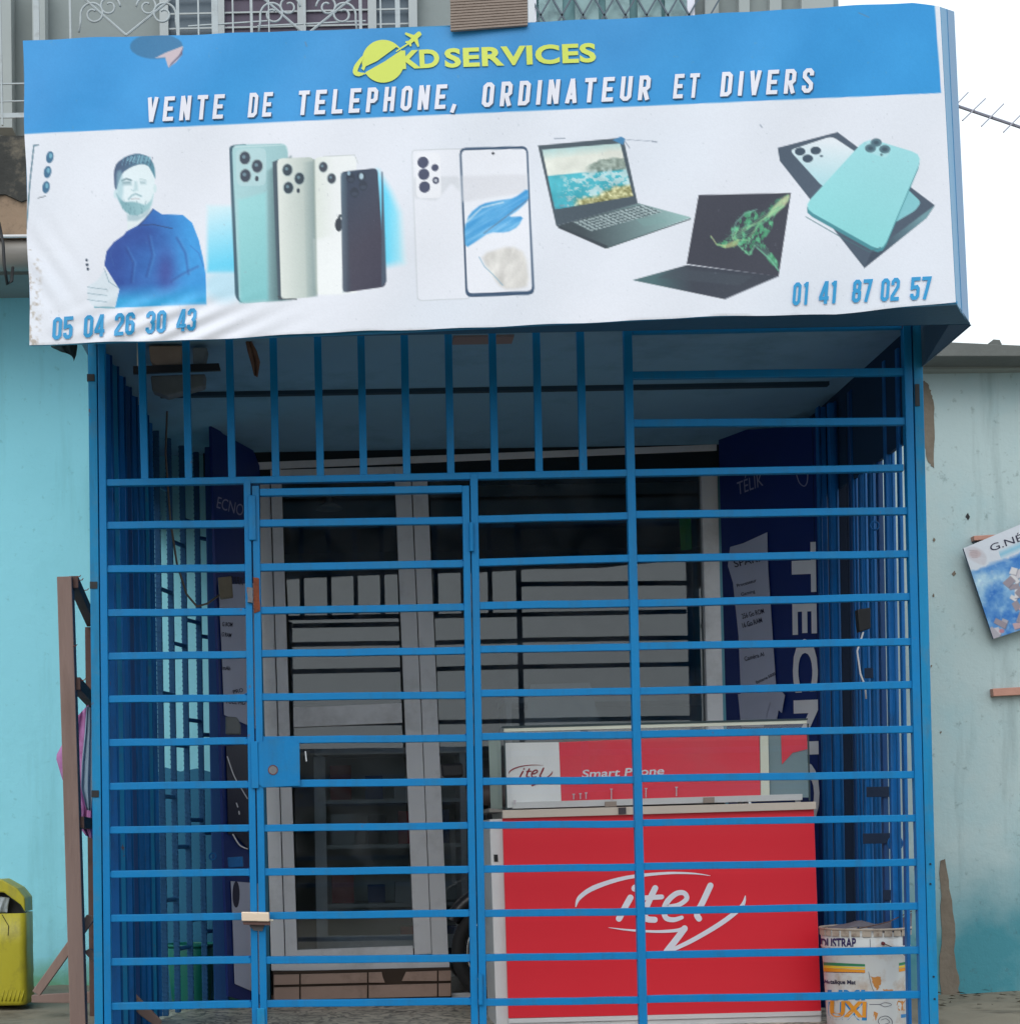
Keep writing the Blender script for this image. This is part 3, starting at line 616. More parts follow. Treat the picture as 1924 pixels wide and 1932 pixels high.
def weld(x, y):
    c = at(x + random.uniform(-1, 1), y + random.choice((-6, 6)) + random.uniform(-1, 1), .0)
    r = random.uniform(.0025, .0045); n_ = 6; V = [c + Vector((0, -r * .8, 0))] + [c + Vector((r * 1.5 * math.cos(a * math.pi / 3), .004, r * math.sin(a * math.pi / 3))) for a in range(6)]
    WB.add(V, [(0, 1 + k, 1 + (k + 1) % 6) for k in range(6)])
def hbar(x0, y0, x1, y1, parent, m=blue):
    y0 += jit(); y1 += jit(); w_ = 13.8 + random.uniform(-.4, .4); up = []; dn = []
    for k in range(6):
        t = k / 5; e = 0 if k in (0, 5) else random.uniform(-.5, .5); x = x0 + (x1 - x0) * t; y = y0 + (y1 - y0) * t + e; up.append((x, y - w_ / 2)); dn.append((x, y + w_ / 2))
    for x, y in ((x0 + 3, y0), (x1 - 3, y1)):
        for _ in range(2): weld(x, y)
    return MB().prism(up + dn[::-1], .002, .026).build('bar', m, parent, bevel=.0022)
def xl(y): return 204 + (y - 1985) * .0098
for a, b in zip(La, Lb): hbar(xl(a) + 4, a, 476 + (b - 1500) * .012 - 6, b, gr)
for a, b in zip(Ma, Mb_): hbar(903 + (a - 1500) * .016, a, 1203 + (b - 1500) * .02, b, gr)
for a, b in zip(Ra, Rb): hbar(1205 + (a - 1500) * .022, a, 1728 + (b - 1300) * .025, b, gr)
hbar(1190, 622, 1708, 612, gr)
for i, (xb, xt) in enumerate(((273, 266), (356, 350), (438, 432), (521, 515), (604, 599), (686, 681), (768, 763), (850.5, 846), (934, 929), (1017.6, 1012), (1101, 1095))):
    yb = 909 - (xb - 197) * .0189
    MB().bar((xb + jit(), yb), (xt - 1.6, 560), 14 + jit() * .5, .003, .027).build('bar', blue, gr, bevel=.0022)
# slots in the outer posts
for x, y in ((172, 712), (177.5, 1104), (180.5, 1498)): MB().prism([(x - 8, y - 6.5), (x + 6, y - 6.5), (x + 6, y + 6.5), (x - 8, y + 6.5)], -.005, .01).build('slot', black, gr)
MB().prism([K(6, 1372, 335), K(6, 1395, 335), K(6, 1398, 450), K(6, 1374, 450)], -.006, .01).build('slot', black, gr)
for x, y in ((1297, 805), (1297, 945), (1320, 1595), (1327, 1752)):
    c = at(*K(10, x, y), -.006); MB().tube([c, c + Vector((0, .006, 0))], .0035, 8).build('bolt_hole', black, gr)
# door of the grille
fr = MB().bar((482, 916), (498.5, 2000), 13.2, -.004, .026).bar((878.5, 916), (897, 2000), 13.2, -.004, .026).bar((490, 928.5), (872, 922), 13.5, -.0035, .0255)
gd = fr.build('gate', blue, gr, bevel=.0022)
for a, b in zip(Da, Db): hbar(491 + (a - 1500) * .015 + 1, a, 886 + (b - 1500) * .016 - 2, b, gd)
WB.build('weld_beads', blue_d, gr, kind='stuff')
# lock plate with round hole
hc = Vector(K(7, 1435, 590)); ring = [(hc.x + 8.2 * math.cos(t), hc.y + 8.2 * math.sin(t)) for t in [math.pi * 2 * i / 24 for i in range(24)]]
C4 = [K(7, 1358, 432), K(7, 1574, 425), K(7, 1577, 672), K(7, 1360, 683)]
def plate(outer, inner, Y, d, m, name, parent):
    b = MB(); n = len(inner); O = []
    for p in inner:                                        # project ring points to the outline
        dd = Vector(p) - hc; best = None
        for i in range(4):
            a, c = Vector(outer[i]), Vector(outer[(i + 1) % 4]); e = c - a; den = dd.x * e.y - dd.y * e.x
            if abs(den) < 1e-9: continue
            t = ((a.x - hc.x) * e.y - (a.y - hc.y) * e.x) / den; u = ((a.x - hc.x) * dd.y - (a.y - hc.y) * dd.x) / den
            if t > 0 and -1e-6 <= u <= 1 + 1e-6 and (best is None or t < best): best = t
        O.append(tuple(hc + dd * best))
    V = [at(*p, Y) for p in inner] + [at(*p, Y) for p in O]; V += [Vector((v.x, Y + d, v.z)) for v in V]
    Fc = []
    for i in range(n):
        j = (i + 1) % n; Fc += [(i, j, n + j, n + i), (2 * n + i, 3 * n + i, 3 * n + j, 2 * n + j), (i, 2 * n + i, 2 * n + j, j), (n + i, n + j, 3 * n + j, 3 * n + i)]
    return b.add(V, Fc).build(name, m, parent)
plate(C4, ring, -.009, .004, blue, 'lock_plate', gd)
MB().prism([K(7, 1318, 440), K(7, 1354, 438), K(7, 1360, 686), K(7, 1324, 686)], -.013, -.006).build('lock_strip', blue, gd, bevel=.001)
MB().torus(at(hc.x, hc.y, -.010), 8.6 * scl(0), .0016, 'y', 24, 6).build('lock_ring', rustm, gd, smooth=True)
def hinge(x, y0, y1, r=.0085): MB().tube([at(x, y0, -.012), at(x + (y1 - y0) * .016, y1, -.012)], r, 12).build('hinge', blue, gd, smooth=False)
MB().bar((475, 934), (476.5, 1019), 14, -.012, -.004).build('hinge_plate', blue, gd, bevel=.003)
hinge(889, 986, 1040); hinge(906, 1838, 1896); MB().bar((492, 1903), (493.5, 1995), 15, -.013, -.0045).build('hinge_plate', blue_old, gd, bevel=.003)
MB().prism(ragged([K(4, 1330, 1352), K(4, 1362, 1356), K(4, 1366, 1530), K(4, 1335, 1540)], .8, 5), -.0075, -.0035).build('latch', rustm, gd)
MB().prism(ragged([K(4, 1297, 1402), K(4, 1330, 1405), K(4, 1328, 1485), K(4, 1302, 1482)], .8, 4), -.014, -.003).build('latch', mat('dirty_steel', rgb(105, 110, 118), .6, dirt=rust, damt=.9, dscale=30), gd)
# padlock
pk = empty('padlock', at(482, 1740, -.02), 'pale brass bar padlock joining the gate to the fixed post low down', 'padlock')
MB().prism([K(7, 1268, 1337), K(7, 1414, 1340), K(7, 1416, 1388), K(7, 1270, 1385)], -.055, -.012).build('body', mat('pale_brass', rgb(225, 205, 185), .35, metal=.2), pk, bevel=.003)
MB().prism([K(7, 1274, 1388), K(7, 1420, 1390), K(7, 1420, 1408), K(7, 1280, 1404)], -.045, -.014).build('bottom_plate', mat('brown_brass', rgb(96, 70, 66), .5), pk, bevel=.002)
MB().tube([at(*K(7, 1414, 1380), -.035), at(*K(7, 1436, 1382), -.035)], .0042, 10).build('shackle_end', cream, pk)
MB().prism(ragged([K(7, 1310, 1405), K(7, 1390, 1405), K(7, 1380, 1440), K(7, 1330, 1436)], .8, 3), -.012, -.0065).build('shackle', mat('worn_steel', rgb(92, 92, 98), .6, dirt=rust, damt=.8, dscale=30), pk)

# ---------- folded shutters stored at both sides
def folding(name, x0p, y0, x1p, y1, nn, z0, z1, label, amp=.035, m=slatm):
    a = at(x0p, 1580, y0); b = at(x1p, 1580, y1); g = empty(name, (a.x, a.y, 0), label, 'folding gate'); d = (b - a); d.z = 0; dn = d.normalized(); nr = Vector((dn.y, -dn.x, 0))
    if nr.y > 0: nr = -nr
    for i in range(nn):
        p = a + d * (i / nn); q = a + d * ((i + .88) / nn); sgn = 1 if i % 2 else -1
        p = p + nr * amp * sgn * .5; q = q - nr * amp * sgn * .5; t = nr * .004
        V = []
        for z in (z0 + random.uniform(0, .01), z1): V += [Vector((v.x, v.y, z)) for v in (p - t, q - t, q + t, p + t)]
        MB().add(V, [(3, 2, 1, 0), (4, 5, 6, 7), (0, 1, 5, 4), (1, 2, 6, 5), (2, 3, 7, 6), (3, 0, 4, 7)]).build('slat', (m, blue_d, mat('navy_slat', rgb(8, 66, 124), .45, rusty=.4, runs=.6), m, blue_old)[i * 7 % 5], g)  # alternating blues put the folds' shade and highlights into the slats
        c = (p + nr * .006); MB().tube([(c.x, c.y, z0), (c.x, c.y, z1)], .0055, 8).build('rod', blue_d if i % 3 else m, g, smooth=True)  # mostly darker rods stand in for the black gaps between slats
    return g
fl = folding('folding_gate', 206, .06, 292, 1.15, 15, .02, 2.56, 'blue steel folding gate pushed together at the left side of the porch')
# right: slats standing apart so the pale wall shows through two gaps
fg = empty('folding_gate', (2, .5, 0), 'blue steel folding gate stacked at the right side of the porch behind the paint bucket', 'folding gate')
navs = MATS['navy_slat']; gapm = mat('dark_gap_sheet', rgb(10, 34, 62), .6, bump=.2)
for i_, (x0, x1, y) in enumerate(((1549, 1566, 1.05), (1571, 1588, .98), (1610, 1624, .8), (1628, 1642, .7), (1646, 1658, .58), (1662, 1672, .48), (1677, 1695, .36), (1702, 1709, .2))):
    A = at(x0, 1250, y); B = at(x1, 1250, y); MB().box(A.x, B.x, y, y + .03, .02, 2.56).build('slat', (slatm, slatm, navs, slatm, blue_d, navs, slatm, slatm)[i_], fg, bevel=.004)
for x, y in ((1553, 1.04), (1583, .97), (1614, .79), (1620, .79), (1637, .69), (1652, .57), (1689, .35)):
    A = at(x, 1250, y); MB().tube([(A.x, y - .004, .02), (A.x, y - .004, 2.56)], .005, 8).build('rod', blue_d, fg, smooth=True)
for za, xa, xb in ((.90, 1612, 1700), (.72, 1604, 1705), (1.36, 1612, 1668), (.5, 1640, 1700)):
    P = at(xa, 1300, .60); Q = at(xb, 1300, .34); MB().box(P.x, Q.x, .47, .475, za, za + .04).build('cross_link', gapm, fg, bevel=.001)
MB().box(at(1540, 1250, 1.18).x, at(1592, 1250, 1.18).x, 1.18, 1.19, .02, 2.56).build('gap_shade_sheet', gapm, fg)  # added dark sheets stand in for the shade between the slats
MB().box(at(1588, 1250, 1.0).x, at(1606, 1250, 1.0).x + .004, 1.0, 1.01, .02, 2.56).build('gap_shade_sheet', gapm, fg)
MB().box(at(1604, 1250, .86).x, at(1670, 1250, .86).x, .86, .87, .02, 2.56).build('gap_shade_sheet', gapm, fg)
C_ = at(*K(10, 1050, 660), .4); MB().torus(C_, .026, .005, 'y', 20, 8).build('pull_ring', blue_d, fg, smooth=True)
C_ = at(*K(6, 1160, 1080), .4); MB().torus(C_, .016, .004, 'y', 16, 8).build('pull_ring', blue_d, fg, smooth=True)
MB().tube([at(*K(6, 1100, 1640), .38), at(*K(6, 1068, 1740), .38), at(*K(6, 1085, 1860), .38), at(*K(6, 1110, 1924), .38), at(*K(6, 1115, 1990), .4)], .0035, 8).build('white_wire', white, None, smooth=True, label='loose white wire hanging against the folded gate at the right', cat='wire')
MB().prism([K(6, 1070, 1520), K(6, 1140, 1510), K(6, 1140, 1620), K(6, 1080, 1640)], .37, .41).build('junction_box', black, None, bevel=.004, label='small black box fixed to the folded gate above the loose white wire', cat='junction box')
# left side: rebar grille standing between the folded gate and the pillar
sg = empty('side_grille', at(350, 1900, 1.5), 'blue rebar side grille with staggered ties at the left of the porch, turquoise wall behind', 'grille')
SX = [(302, 1.22), (325, 1.36), (350, 1.5), (377, 1.63)]
reb = mat('rebar_blue_paint', rgb(24, 84, 130), .6, bump=1.2, bscale=160, var=.2, vscale=20)
tops = {}
for i, (x, y) in enumerate(SX):
    c = at(x, 1300, y); tops[i] = c
    MB().box(c.x - .013, c.x + .013, y, y + .02, .02, 2.55).build('upright', reb, sg, bevel=.004)
    rbm = MB()
    for q in range(120): rbm.box(c.x - .0145, c.x + .0145, y - .0015, y + .0, .04 + q * .021, .046 + q * .021)
    rbm.build('ribs', reb, sg, kind='stuff')
for i in range(3):
    a, b = tops[i], tops[i + 1]
    for k in range(6):
        z = .30 + .45 * k + (.22, 0, .12)[i]
        if z < 2.5: MB().tube([(a.x, SX[i][1] + .01, z), (b.x, SX[i + 1][1] + .01, z)], .010, 6).build('tie', reb, sg)
a = tops[3]
for k in range(5): MB().tube([(a.x, 1.64, .36 + .45 * k), (at(399, 1300, 1.7).x, 1.7, .36 + .45 * k)], .010, 6).build('tie', reb, sg)
cp = at(408, 1300, 1.6); MB().box(cp.x - .033, cp.x + .033, 1.58, 1.64, 0, 2.56).build('corner_pillar', mat('navy_pillar', rgb(18, 78, 140), .5, bump=.3), sg, bevel=.004)
# clutter in the upper left corner of the porch
mb = empty('meter_box', at(*K(4, 870, 200), .16), 'dusty cream meter box fixed high in the left corner of the porch', 'meter box')
MB().prism([K(4, 780, 130), K(4, 960, 130), K(4, 955, 235), K(4, 820, 240), K(4, 790, 215)], .12, .2).build('case', mat('dusty_cream', rgb(150, 132, 118), .8, var=.3, vscale=15), mb, bevel=.006)
MB().prism([K(4, 1010, 140), K(4, 1090, 140), K(4, 1070, 230), K(4, 1015, 240)], .12, .2).build('case', mat('dusty_grey', rgb(110, 120, 125), .8, var=.3, vscale=15), mb, bevel=.006)
MB().prism([K(4, 790, 290), K(4, 1080, 280), K(4, 1075, 345), K(4, 880, 400), K(4, 800, 370)], .3, .36).build('back_plate', MATS['dusty_grey'], mb, bevel=.006)
MB().prism([K(4, 700, 240), K(4, 1150, 225), K(4, 1160, 262), K(4, 700, 280)], .1, .115).build('bracket', black, mb)
MB().tube([at(*K(4, 728, 110), .1), at(*K(4, 730, 240), .1)], .007, 8).build('tube', cream, mb)
cb = MB().tube([at(*K(4, 880, 430), 1.1), at(*K(4, 870, 700), 1.1), at(*K(4, 895, 1050), 1.1), at(*K(4, 930, 1280), 1.1), at(*K(4, 980, 1440), 1.1), at(*K(4, 1035, 1505), 1.1), at(*K(4, 1090, 1490), 1.2), at(*K(4, 1160, 1440), 1.3)], .0045, 8).build('cable', mat('tan_cable', rgb(120, 108, 98), .6), None, smooth=True, label='slack brown cable hanging down the left side of the porch to the socket box', cat='cable')
MB().prism([K(4, 1145, 1352), K(4, 1215, 1345), K(4, 1222, 1452), K(4, 1155, 1462)], 1.28, 1.33).build('socket_box', mat('old_cream_box', rgb(125, 115, 98), .6, var=.2, vscale=30), None, bevel=.003, label='small cream socket box at the end of the brown cable beside the left banner', cat='socket')
rag = MB()
def cloth(pts_l, pts_r, Y, amp, n=14, mrows=24, seed=1):
    """hanging cloth between two outlines, with folds and thickness"""
    rr = random.Random(seed); L = []; ph = rr.uniform(0, 6)
    def lerp(P, t):
        i = min(int(t * (len(P) - 1)), len(P) - 2); f = t * (len(P) - 1) - i; return Vector(P[i]).lerp(Vector(P[i + 1]), f)
    for side in (0, 1):
        for r in range(mrows + 1):
            t = r / mrows; a, b = lerp(pts_l, t), lerp(pts_r, t)
            for c in range(n + 1):
                u = c / n; p = a.lerp(b, u); yy = Y + amp * math.sin(u * 11 + ph + t * 2) * (0.4 + .6 * t) + amp * .4 * math.sin(u * 23 + t * 5) + side * .004
                L.append(at(p.x, p.y, yy))
    k = (mrows + 1) * (n + 1); Fc = []
    for r in range(mrows):
        for c in range(n):
            q = r * (n + 1) + c; Fc.append((q, q + 1, q + n + 2, q + n + 1)); Fc.append((k + q, k + q + n + 1, k + q + n + 2, k + q + 1))
    ed = list(range(n + 1)) + [r * (n + 1) + n for r in range(1, mrows + 1)] + [mrows * (n + 1) + c for c in range(n - 1, -1, -1)] + [r * (n + 1) for r in range(mrows - 1, 0, -1)]
    for i in range(len(ed)): a, b = ed[i], ed[(i + 1) % len(ed)]; Fc.append((b, a, k + a, k + b))
    return L, Fc
V, Fc = cloth([K(4, 1290, 110), K(4, 1300, 160), K(4, 1320, 230), K(4, 1335, 290)], [K(4, 1320, 105), K(4, 1350, 160), K(4, 1368, 220), K(4, 1355, 300)], .12, .008)
obj('hanging_rag', V, Fc, mat('tan_rag', rgb(120, 92, 78), .95, var=.4, vscale=30), None, smooth=True, label='small tan rag hanging from the porch ceiling near the left bars', cat='rag')
V, Fc = cloth([(90, 640), (97, 655), (116, 664), (138, 668)], [(146, 636), (146, 655), (144, 670), (139, 682)], -.2, .015, seed=4)
obj('dark_rag', V, Fc, mat('dark_rag_cloth', rgb(30, 52, 58), .95, var=.5, vscale=25), None, smooth=True, label='dark crumpled rag hanging below the left end of the sign', cat='rag')

# ------------------------------------------------------------------ BANNERS on splayed boards
class Pln:
    def __init__(s, x0, Y0, x1, Y1):
        s.p = at(x0, 1400, Y0); q = at(x1, 1400, Y1); s.n = Vector((-(q.y - s.p.y), q.x - s.p.x, 0)).normalized()
        if s.n.y > 0: s.n = -s.n
    def __call__(s, px, py, lift=0.0):
        o = Vector((CX, CY, CZ)); d = at(px, py, 0) - o; P = s.p + s.n * lift; return o + d * ((P - o).dot(s.n) / d.dot(s.n))
    def slab(s, pts, t, name, m, parent, lift=0.0, **kw):
        A = [s(x, y, lift) for x, y in pts]; B = [a - s.n * t for a in A]; n = len(A)
        return obj(name, A + B, [tuple(range(n)), tuple(range(2 * n - 1, n - 1, -1))] + [((i + 1) % n, i, n + i, n + (i + 1) % n) for i in range(n)], m, parent, **kw)
navy = mat('navy_banner', rgb(12, 42, 112), .5, var=.12, vscale=2, bump=.25, bscale=12)
paper = mat('lilac_paper', rgb(186, 190, 212), .8, var=.08, vscale=6, bump=.5, bscale=9)
ink = mat('dark_ink', rgb(45, 45, 70), .7, bump=0); pink_ink = mat('pale_ink', rgb(150, 150, 185), .7, bump=0); wtxt = mat('banner_white', rgb(232, 232, 240), .6, bump=0)
RP = Pln(1352, 1.84, 1556, 1.14)
rb = empty('banner', RP(1450, 1900), 'tall navy banner with white vertical letters at the right inside the porch', 'banner')
RP.slab([(1355, 815), (1550, 800), (1558, 1930), (1385, 1915)], .012, 'sheet', navy, rb)
fR = lambda l: (lambda x, y: RP(x, y, l))
lettering('TECNO', K(6, 722, 1170), (1500, 1558), 46, fR(.004), wtxt, rb, offset=.04, space=1.12, up=(1, -.04))
lettering('TÉLIK', K(6, 440, 920), K(6, 575, 868), 24, fR(.004), pink_ink, rb, offset=-.0, up=(-.08, -1))
V, Fc = ribbon([K(6, 750, 815), K(6, 765, 855), K(6, 790, 872), K(6, 805, 850), K(6, 808, 810)], 2, fR(.004), '', None, None); obj('emblem', V, Fc, pink_ink, rb)
RP.slab([K(6, 400, 1192), K(6, 470, 1172), K(6, 594, 1115), K(6, 598, 1290), K(6, 640, 1924), (1468, 1340), (1464, 1362), (1400, 1372), (1393, 1200), K(6, 415, 1380), K(6, 388, 1290)], .002, 'paper_notice', paper, rb, lift=.008, label='long lilac paper notice')
RP.slab([(1392, 1310), (1470, 1300), (1480, 1312), (1474, 1345), (1452, 1325), (1440, 1372), (1398, 1372)], .002, 'paper_notice', paper, rb, lift=.013, label='curled lower sheet of lilac paper')
for s_, p0, p1, h in (('SPARK', (425, 1300), (585, 1262), 38), ('Processeur', (438, 1405), (540, 1375), 18), ('Gaming', (460, 1450), (532, 1432), 17), ('256 Go ROM', (465, 1570), (580, 1540), 26), ('16 Go RAM', (468, 1618), (570, 1588), 26), ('Caméra AI', (478, 1792), (580, 1765), 22), ('Batterie 5000', (540, 1912), (640, 1865), 16)):
    lettering(s_, K(6, *p0), K(6, *p1), h * .3589, fR(.0105), ink, rb, offset=.01)
LP = Pln(386, 1.25, 486, 1.80)
lb = empty('banner', LP(440, 1850), 'narrow navy and white banner at the left inside the porch, beside the glass door', 'banner')
LP.slab([(398, 790), (420, 818), (478, 850), (490, 880), (500, 1900), (431, 1880)], .012, 'sheet', navy, lb)
fL = lambda l: (lambda x, y: LP(x, y, l))
lettering('ECNO', K(4, 1138, 985), K(4, 1275, 1030), 21, fL(.004), pink_ink, lb, offset=-.0, up=(.15, -1))
LP.slab([K(4, 1150, 1390), (488, 1100), (494, 1380), K(7, 1180, 300), K(4, 1165, 1700)], .002, 'paper_notice', paper, lb, lift=.006)
for s_, p0, p1, h in (('G ROM', (4, 1168, 1608), (4, 1222, 1612), 22), ('G RAM', (4, 1165, 1662), (4, 1215, 1668), 22), ('mAh', (4, 1170, 1838), (4, 1210, 1842), 22), ('PRO', (7, 1228, 190), (7, 1280, 178), 20), ('FULL HD', (7, 1190, 240), (7, 1290, 248), 24), ('SPARK', (4, 1195, 1380), (4, 1278, 1392), 38)):
    lettering(s_, K(*p0), K(*p1), h * .3589, fL(.0085), ink, lb, offset=.01)
LP.slab([K(7, 1215, 1175), (495, 1668), (497, 1880), K(7, 1235, 1715), K(7, 1225, 1400)], .002, 'paper_notice', paper, lb, lift=.0065)
LP.slab([K(7, 1190, 465), K(7, 1290, 455), (497, 1400), (498, 1640), K(7, 1300, 1000), K(7, 1235, 930), K(7, 1200, 930)], .002, 'printed_panel', mat('near_black_print', rgb(16, 22, 52), .4), lb, lift=.0066)
q = [(K(7, 1242, 1245)[0] + 6.5 * math.cos(t), K(7, 1242, 1245)[1] + 25 * math.sin(t)) for t in [i * .35 for i in range(18)]]
LP.slab(q, .001, 'printed_oval', ink, lb, lift=.0085)
strokes('printed_swoosh', [([K(7, 1195, 520), K(7, 1230, 620), K(7, 1270, 690), K(7, 1300, 740)], 2.2), ([K(7, 1225, 930), K(7, 1260, 985), K(7, 1300, 1005)], 2.5), ([K(7, 1243, 765), K(7, 1250, 785)], 2.4), ([K(7, 1256, 808), K(7, 1258, 822)], 2.6)], fL(.009), wtxt, lb)
MB().prism([K(7, 1185, 308), K(7, 1245, 312), K(7, 1262, 350), K(7, 1262, 402), K(7, 1185, 402)], 1.05, 1.1).build('wall_device', mat('grey_device', rgb(90, 95, 98), .4), None, bevel=.004, label='small grey metal device at the left banner, level with the glass door rail', cat='device')
MB().prism([K(7, 1195, 1050), K(7, 1275, 1045), K(7, 1278, 1100), K(7, 1200, 1105)], 1.05, 1.1).build('lock_case', blue_d, None, bevel=.004, label='dark blue lock case on the pillar left of the glass door', cat='lock')
pp = K(7, 1118, 1045); MB().torus(at(pp[0], pp[1], 1.05), .014, .0035, 'y', 18, 6).build('ring', blue_d, None, smooth=True, label='small blue ring hanging beside the dark blue lock case', cat='ring')

# ------------------------------------------------------------------ SIGN
SY = -.62
sign = empty('shop_sign', at(930, 640, SY), 'large box sign over the grille, blue and white print of phones and laptops', 'sign')
TL, TR, BR, BL = Vector((43, 76)), Vector((1773, 10)), Vector((1803, 570)), Vector((57, 650))
nx, ny = 880, 292
s1, t1 = np.meshgrid(np.linspace(0, 1, nx), np.linspace(0, 1, ny))
topx = TL.x + (TR.x - TL.x) * s1; botx = BL.x + (BR.x - BL.x) * s1
topy = np.interp(s1, [0, .05, .37, .47, .56, .73, .89, .97, 1], [76, 72, 54, 50.5, 41, 28, 11, 5, 11]); boty = np.interp(s1, [0, .1, .19, .36, .5, .72, .87, 1], [651, 644.5, 640, 624, 617, 598, 592, 570])
topy = topy + 1.2 * np.sin(s1 * 60) * np.sin(s1 * 23); boty = boty + 1.3 * np.sin(s1 * 47 + 1) * np.sin(s1 * 19)
GX = topx * (1 - t1) + botx * t1 + np.where(s1 < .02, 1.5 * np.sin(t1 * 17), 0); GY = topy * (1 - t1) + boty * t1
def relief(x, y):
    """gentle slackness of the stretched sheet (metres out of plane)"""
    r = .0035 * np.sin(x / 97. + 1.3 * np.sin(y / 130.)) * np.sin(y / 88. + .4) + .0025 * np.sin(x / 43. + y / 71.)
    c = np.exp(-(((x - 330) / 150.) ** 2 + ((y - 620) / 50.) ** 2)); r = r + .004 * c * np.sin((x + 2.2 * y) / 13.)
    c = np.exp(-(((x - 80) / 60.) ** 2 + ((y - 520) / 90.) ** 2)); r = r + .003 * c * np.sin((x * 1.5 - y) / 12.)
    return r
pt = Paint(GX, GY, (226, 228, 238))
pt.blend(.35 * np.clip(fbm(GX, GY, 300, 3) * 2 - .6, 0, 1), (208, 218, 232))
def bandy(x): return np.interp(x, [40, 690, 1233, 1772], [252.5, 222, 198.5, 175])
band = np.clip(.5 - (GY - bandy(GX)) / 1.6, 0, 1) * np.clip(.5 - (GX - (1763 + (GY - 10) * .075)) / 1.6, 0, 1)
bcol = np.array([40, 146, 214.]) + np.zeros(GX.shape + (1,)); mid = np.exp(-((GX - 950) / 420.) ** 2)[..., None] * (1 - np.clip((GY - 60) / 150., 0, 1) * .6)[..., None]
bcol = bcol * (1 - mid * .6) + np.array([68, 140, 200.]) * mid * .6; le = np.exp(-((GX - 250) / 260.) ** 2)[..., None]; bcol = bcol * (1 - le * .5) + np.array([30, 146, 218.]) * le * .5
bcol = bcol + (fbm(GX, GY, 90, 4)[..., None] - .5) * 14
pt.blend(band, bcol)
k1 = lambda x, y: K(1, x, y); k2 = lambda x, y: K(2, x, y); k3 = lambda x, y: K(3, x, y)
def P1(*a): return [K(1, *p) for p in a]
def P2(*a): return [K(2, *p) for p in a]
def P3(*a): return [K(3, *p) for p in a]
# torn patch
pt.ell(k1(822, 242), 50, 24, (36, 112, 160), 3, .95); pt.poly(P1((815, 303), (870, 275), (962, 240), (958, 285), (925, 325), (885, 355), (868, 300)), (196, 180, 190), 1.6); pt.poly(P1((885, 355), (958, 285), (962, 250), (940, 290), (900, 330)), (90, 90, 120), 1.4)
# tiny phone at the left edge
pt.line(P1((203, 760), (178, 764), (158, 950), (138, 1200)), 2.6, (70, 110, 130)); 
for c in ((262, 825), (250, 903), (242, 983)): pt.ell(k1(*c), 7, 11.5, (52, 104, 140), 1.8, 1, .15); pt.ell(k1(c[0] + 4, c[1] - 8), 3, 5, (110, 170, 195), 1.5)
pt.line(P1((200, 1040), (238, 1030)), 1.5, (90, 100, 110))
# glows
for x0, x1, xm in ((1085, 1260, 1), (0, 0, 0)):
    if xm: pt.poly(P1((1090, 1080), (1240, 1080), (1240, 1430), (1090, 1430)), grad((206, 232, 242), (96, 205, 240), k1(1090, 1100), k1(1150, 1400)), 12)
pt.poly(P2((300, 900), (370, 1010), (420, 1120), (440, 1380), (300, 1400)), grad((90, 210, 246), (190, 232, 244), k2(340, 0), k2(450, 0)), 22, .95)
pt.ell(k1(1180, 1500), 40, 30, (150, 215, 240), 30, .5)
# man
skin = (222, 234, 240)
pt.poly(rnd(P1((455, 1505), (520, 1470), (548, 1412), (590, 1460), (628, 1520), (608, 1615), (500, 1618), (466, 1585)), .22), (214, 224, 234), 3)
for y in (1520, 1552, 1586): pt.line(P1((460, y - 12), (500, y - 6), (560, y)), 1.3, (120, 150, 165), 1.5, .8)
pt.line(P1((548, 1412), (572, 1480), (620, 1512)), 1.2, (130, 160, 175)); pt.line(P1((497, 1614), (602, 1617)), 2.2, (90, 160, 180))
for c in ((455, 1367), (458, 1391), (462, 1413)): pt.ell(k1(*c), 2.6, 2.8, (42, 62, 84), 1.2)
pt.poly(P1((668, 1120), (790, 1080), (800, 1110), (720, 1190), (672, 1222)), (224, 232, 236), 2)
pt.poly(rnd(P1((606, 1010), (612, 960), (630, 905), (680, 870), (750, 855), (800, 880), (815, 940), (812, 1020), (795, 1085), (740, 1128), (690, 1132), (650, 1105), (622, 1050)), .2, 1), skin, 2)
pt.ell(k1(606, 1020), 3, 8, (200, 220, 228), 2); pt.ell(k1(815, 990), 3, 8, (205, 225, 230), 2)
pt.poly(rnd(P1((610, 1010), (622, 1050), (650, 1105), (690, 1134), (740, 1130), (795, 1088), (808, 1010), (796, 1050), (765, 1078), (720, 1062), (690, 1058), (655, 1062), (630, 1040)), .2, 1), grad((112, 160, 172), (168, 205, 212), k1(620, 0), k1(820, 0)), 5)
pt.line(P1((676, 1046), (694, 1026), (714, 1018), (742, 1030)), 2.6, (120, 160, 172), 3, .8); pt.line(P1((690, 1045), (712, 1042), (732, 1044)), 1.4, (150, 130, 140), 2, .7)
pt.line(P1((640, 948), (665, 938), (690, 946)), 2.6, (96, 128, 140), 2.2); pt.line(P1((735, 938), (765, 945)), 1.6, (165, 190, 196), 1.8, .8)
pt.line(P1((648, 960), (682, 958)), 1.8, (120, 140, 150), 2, .8); pt.line(P1((738, 958), (758, 960)), 1.5, (150, 170, 176), 2, .8)
pt.line(P1((712, 955), (716, 990), (700, 1002), (690, 996)), 1.3, (160, 190, 200), 2, .8)
pt.poly(rnd(P1((602, 985), (598, 900), (612, 856), (662, 820), (722, 803), (782, 820), (812, 868), (818, 945), (800, 905), (778, 868), (740, 860), (690, 876), (645, 905), (625, 950), (612, 1000)), .2, 1), grad((52, 76, 112), (84, 140, 160), k1(600, 0), k1(820, 0)), 2)
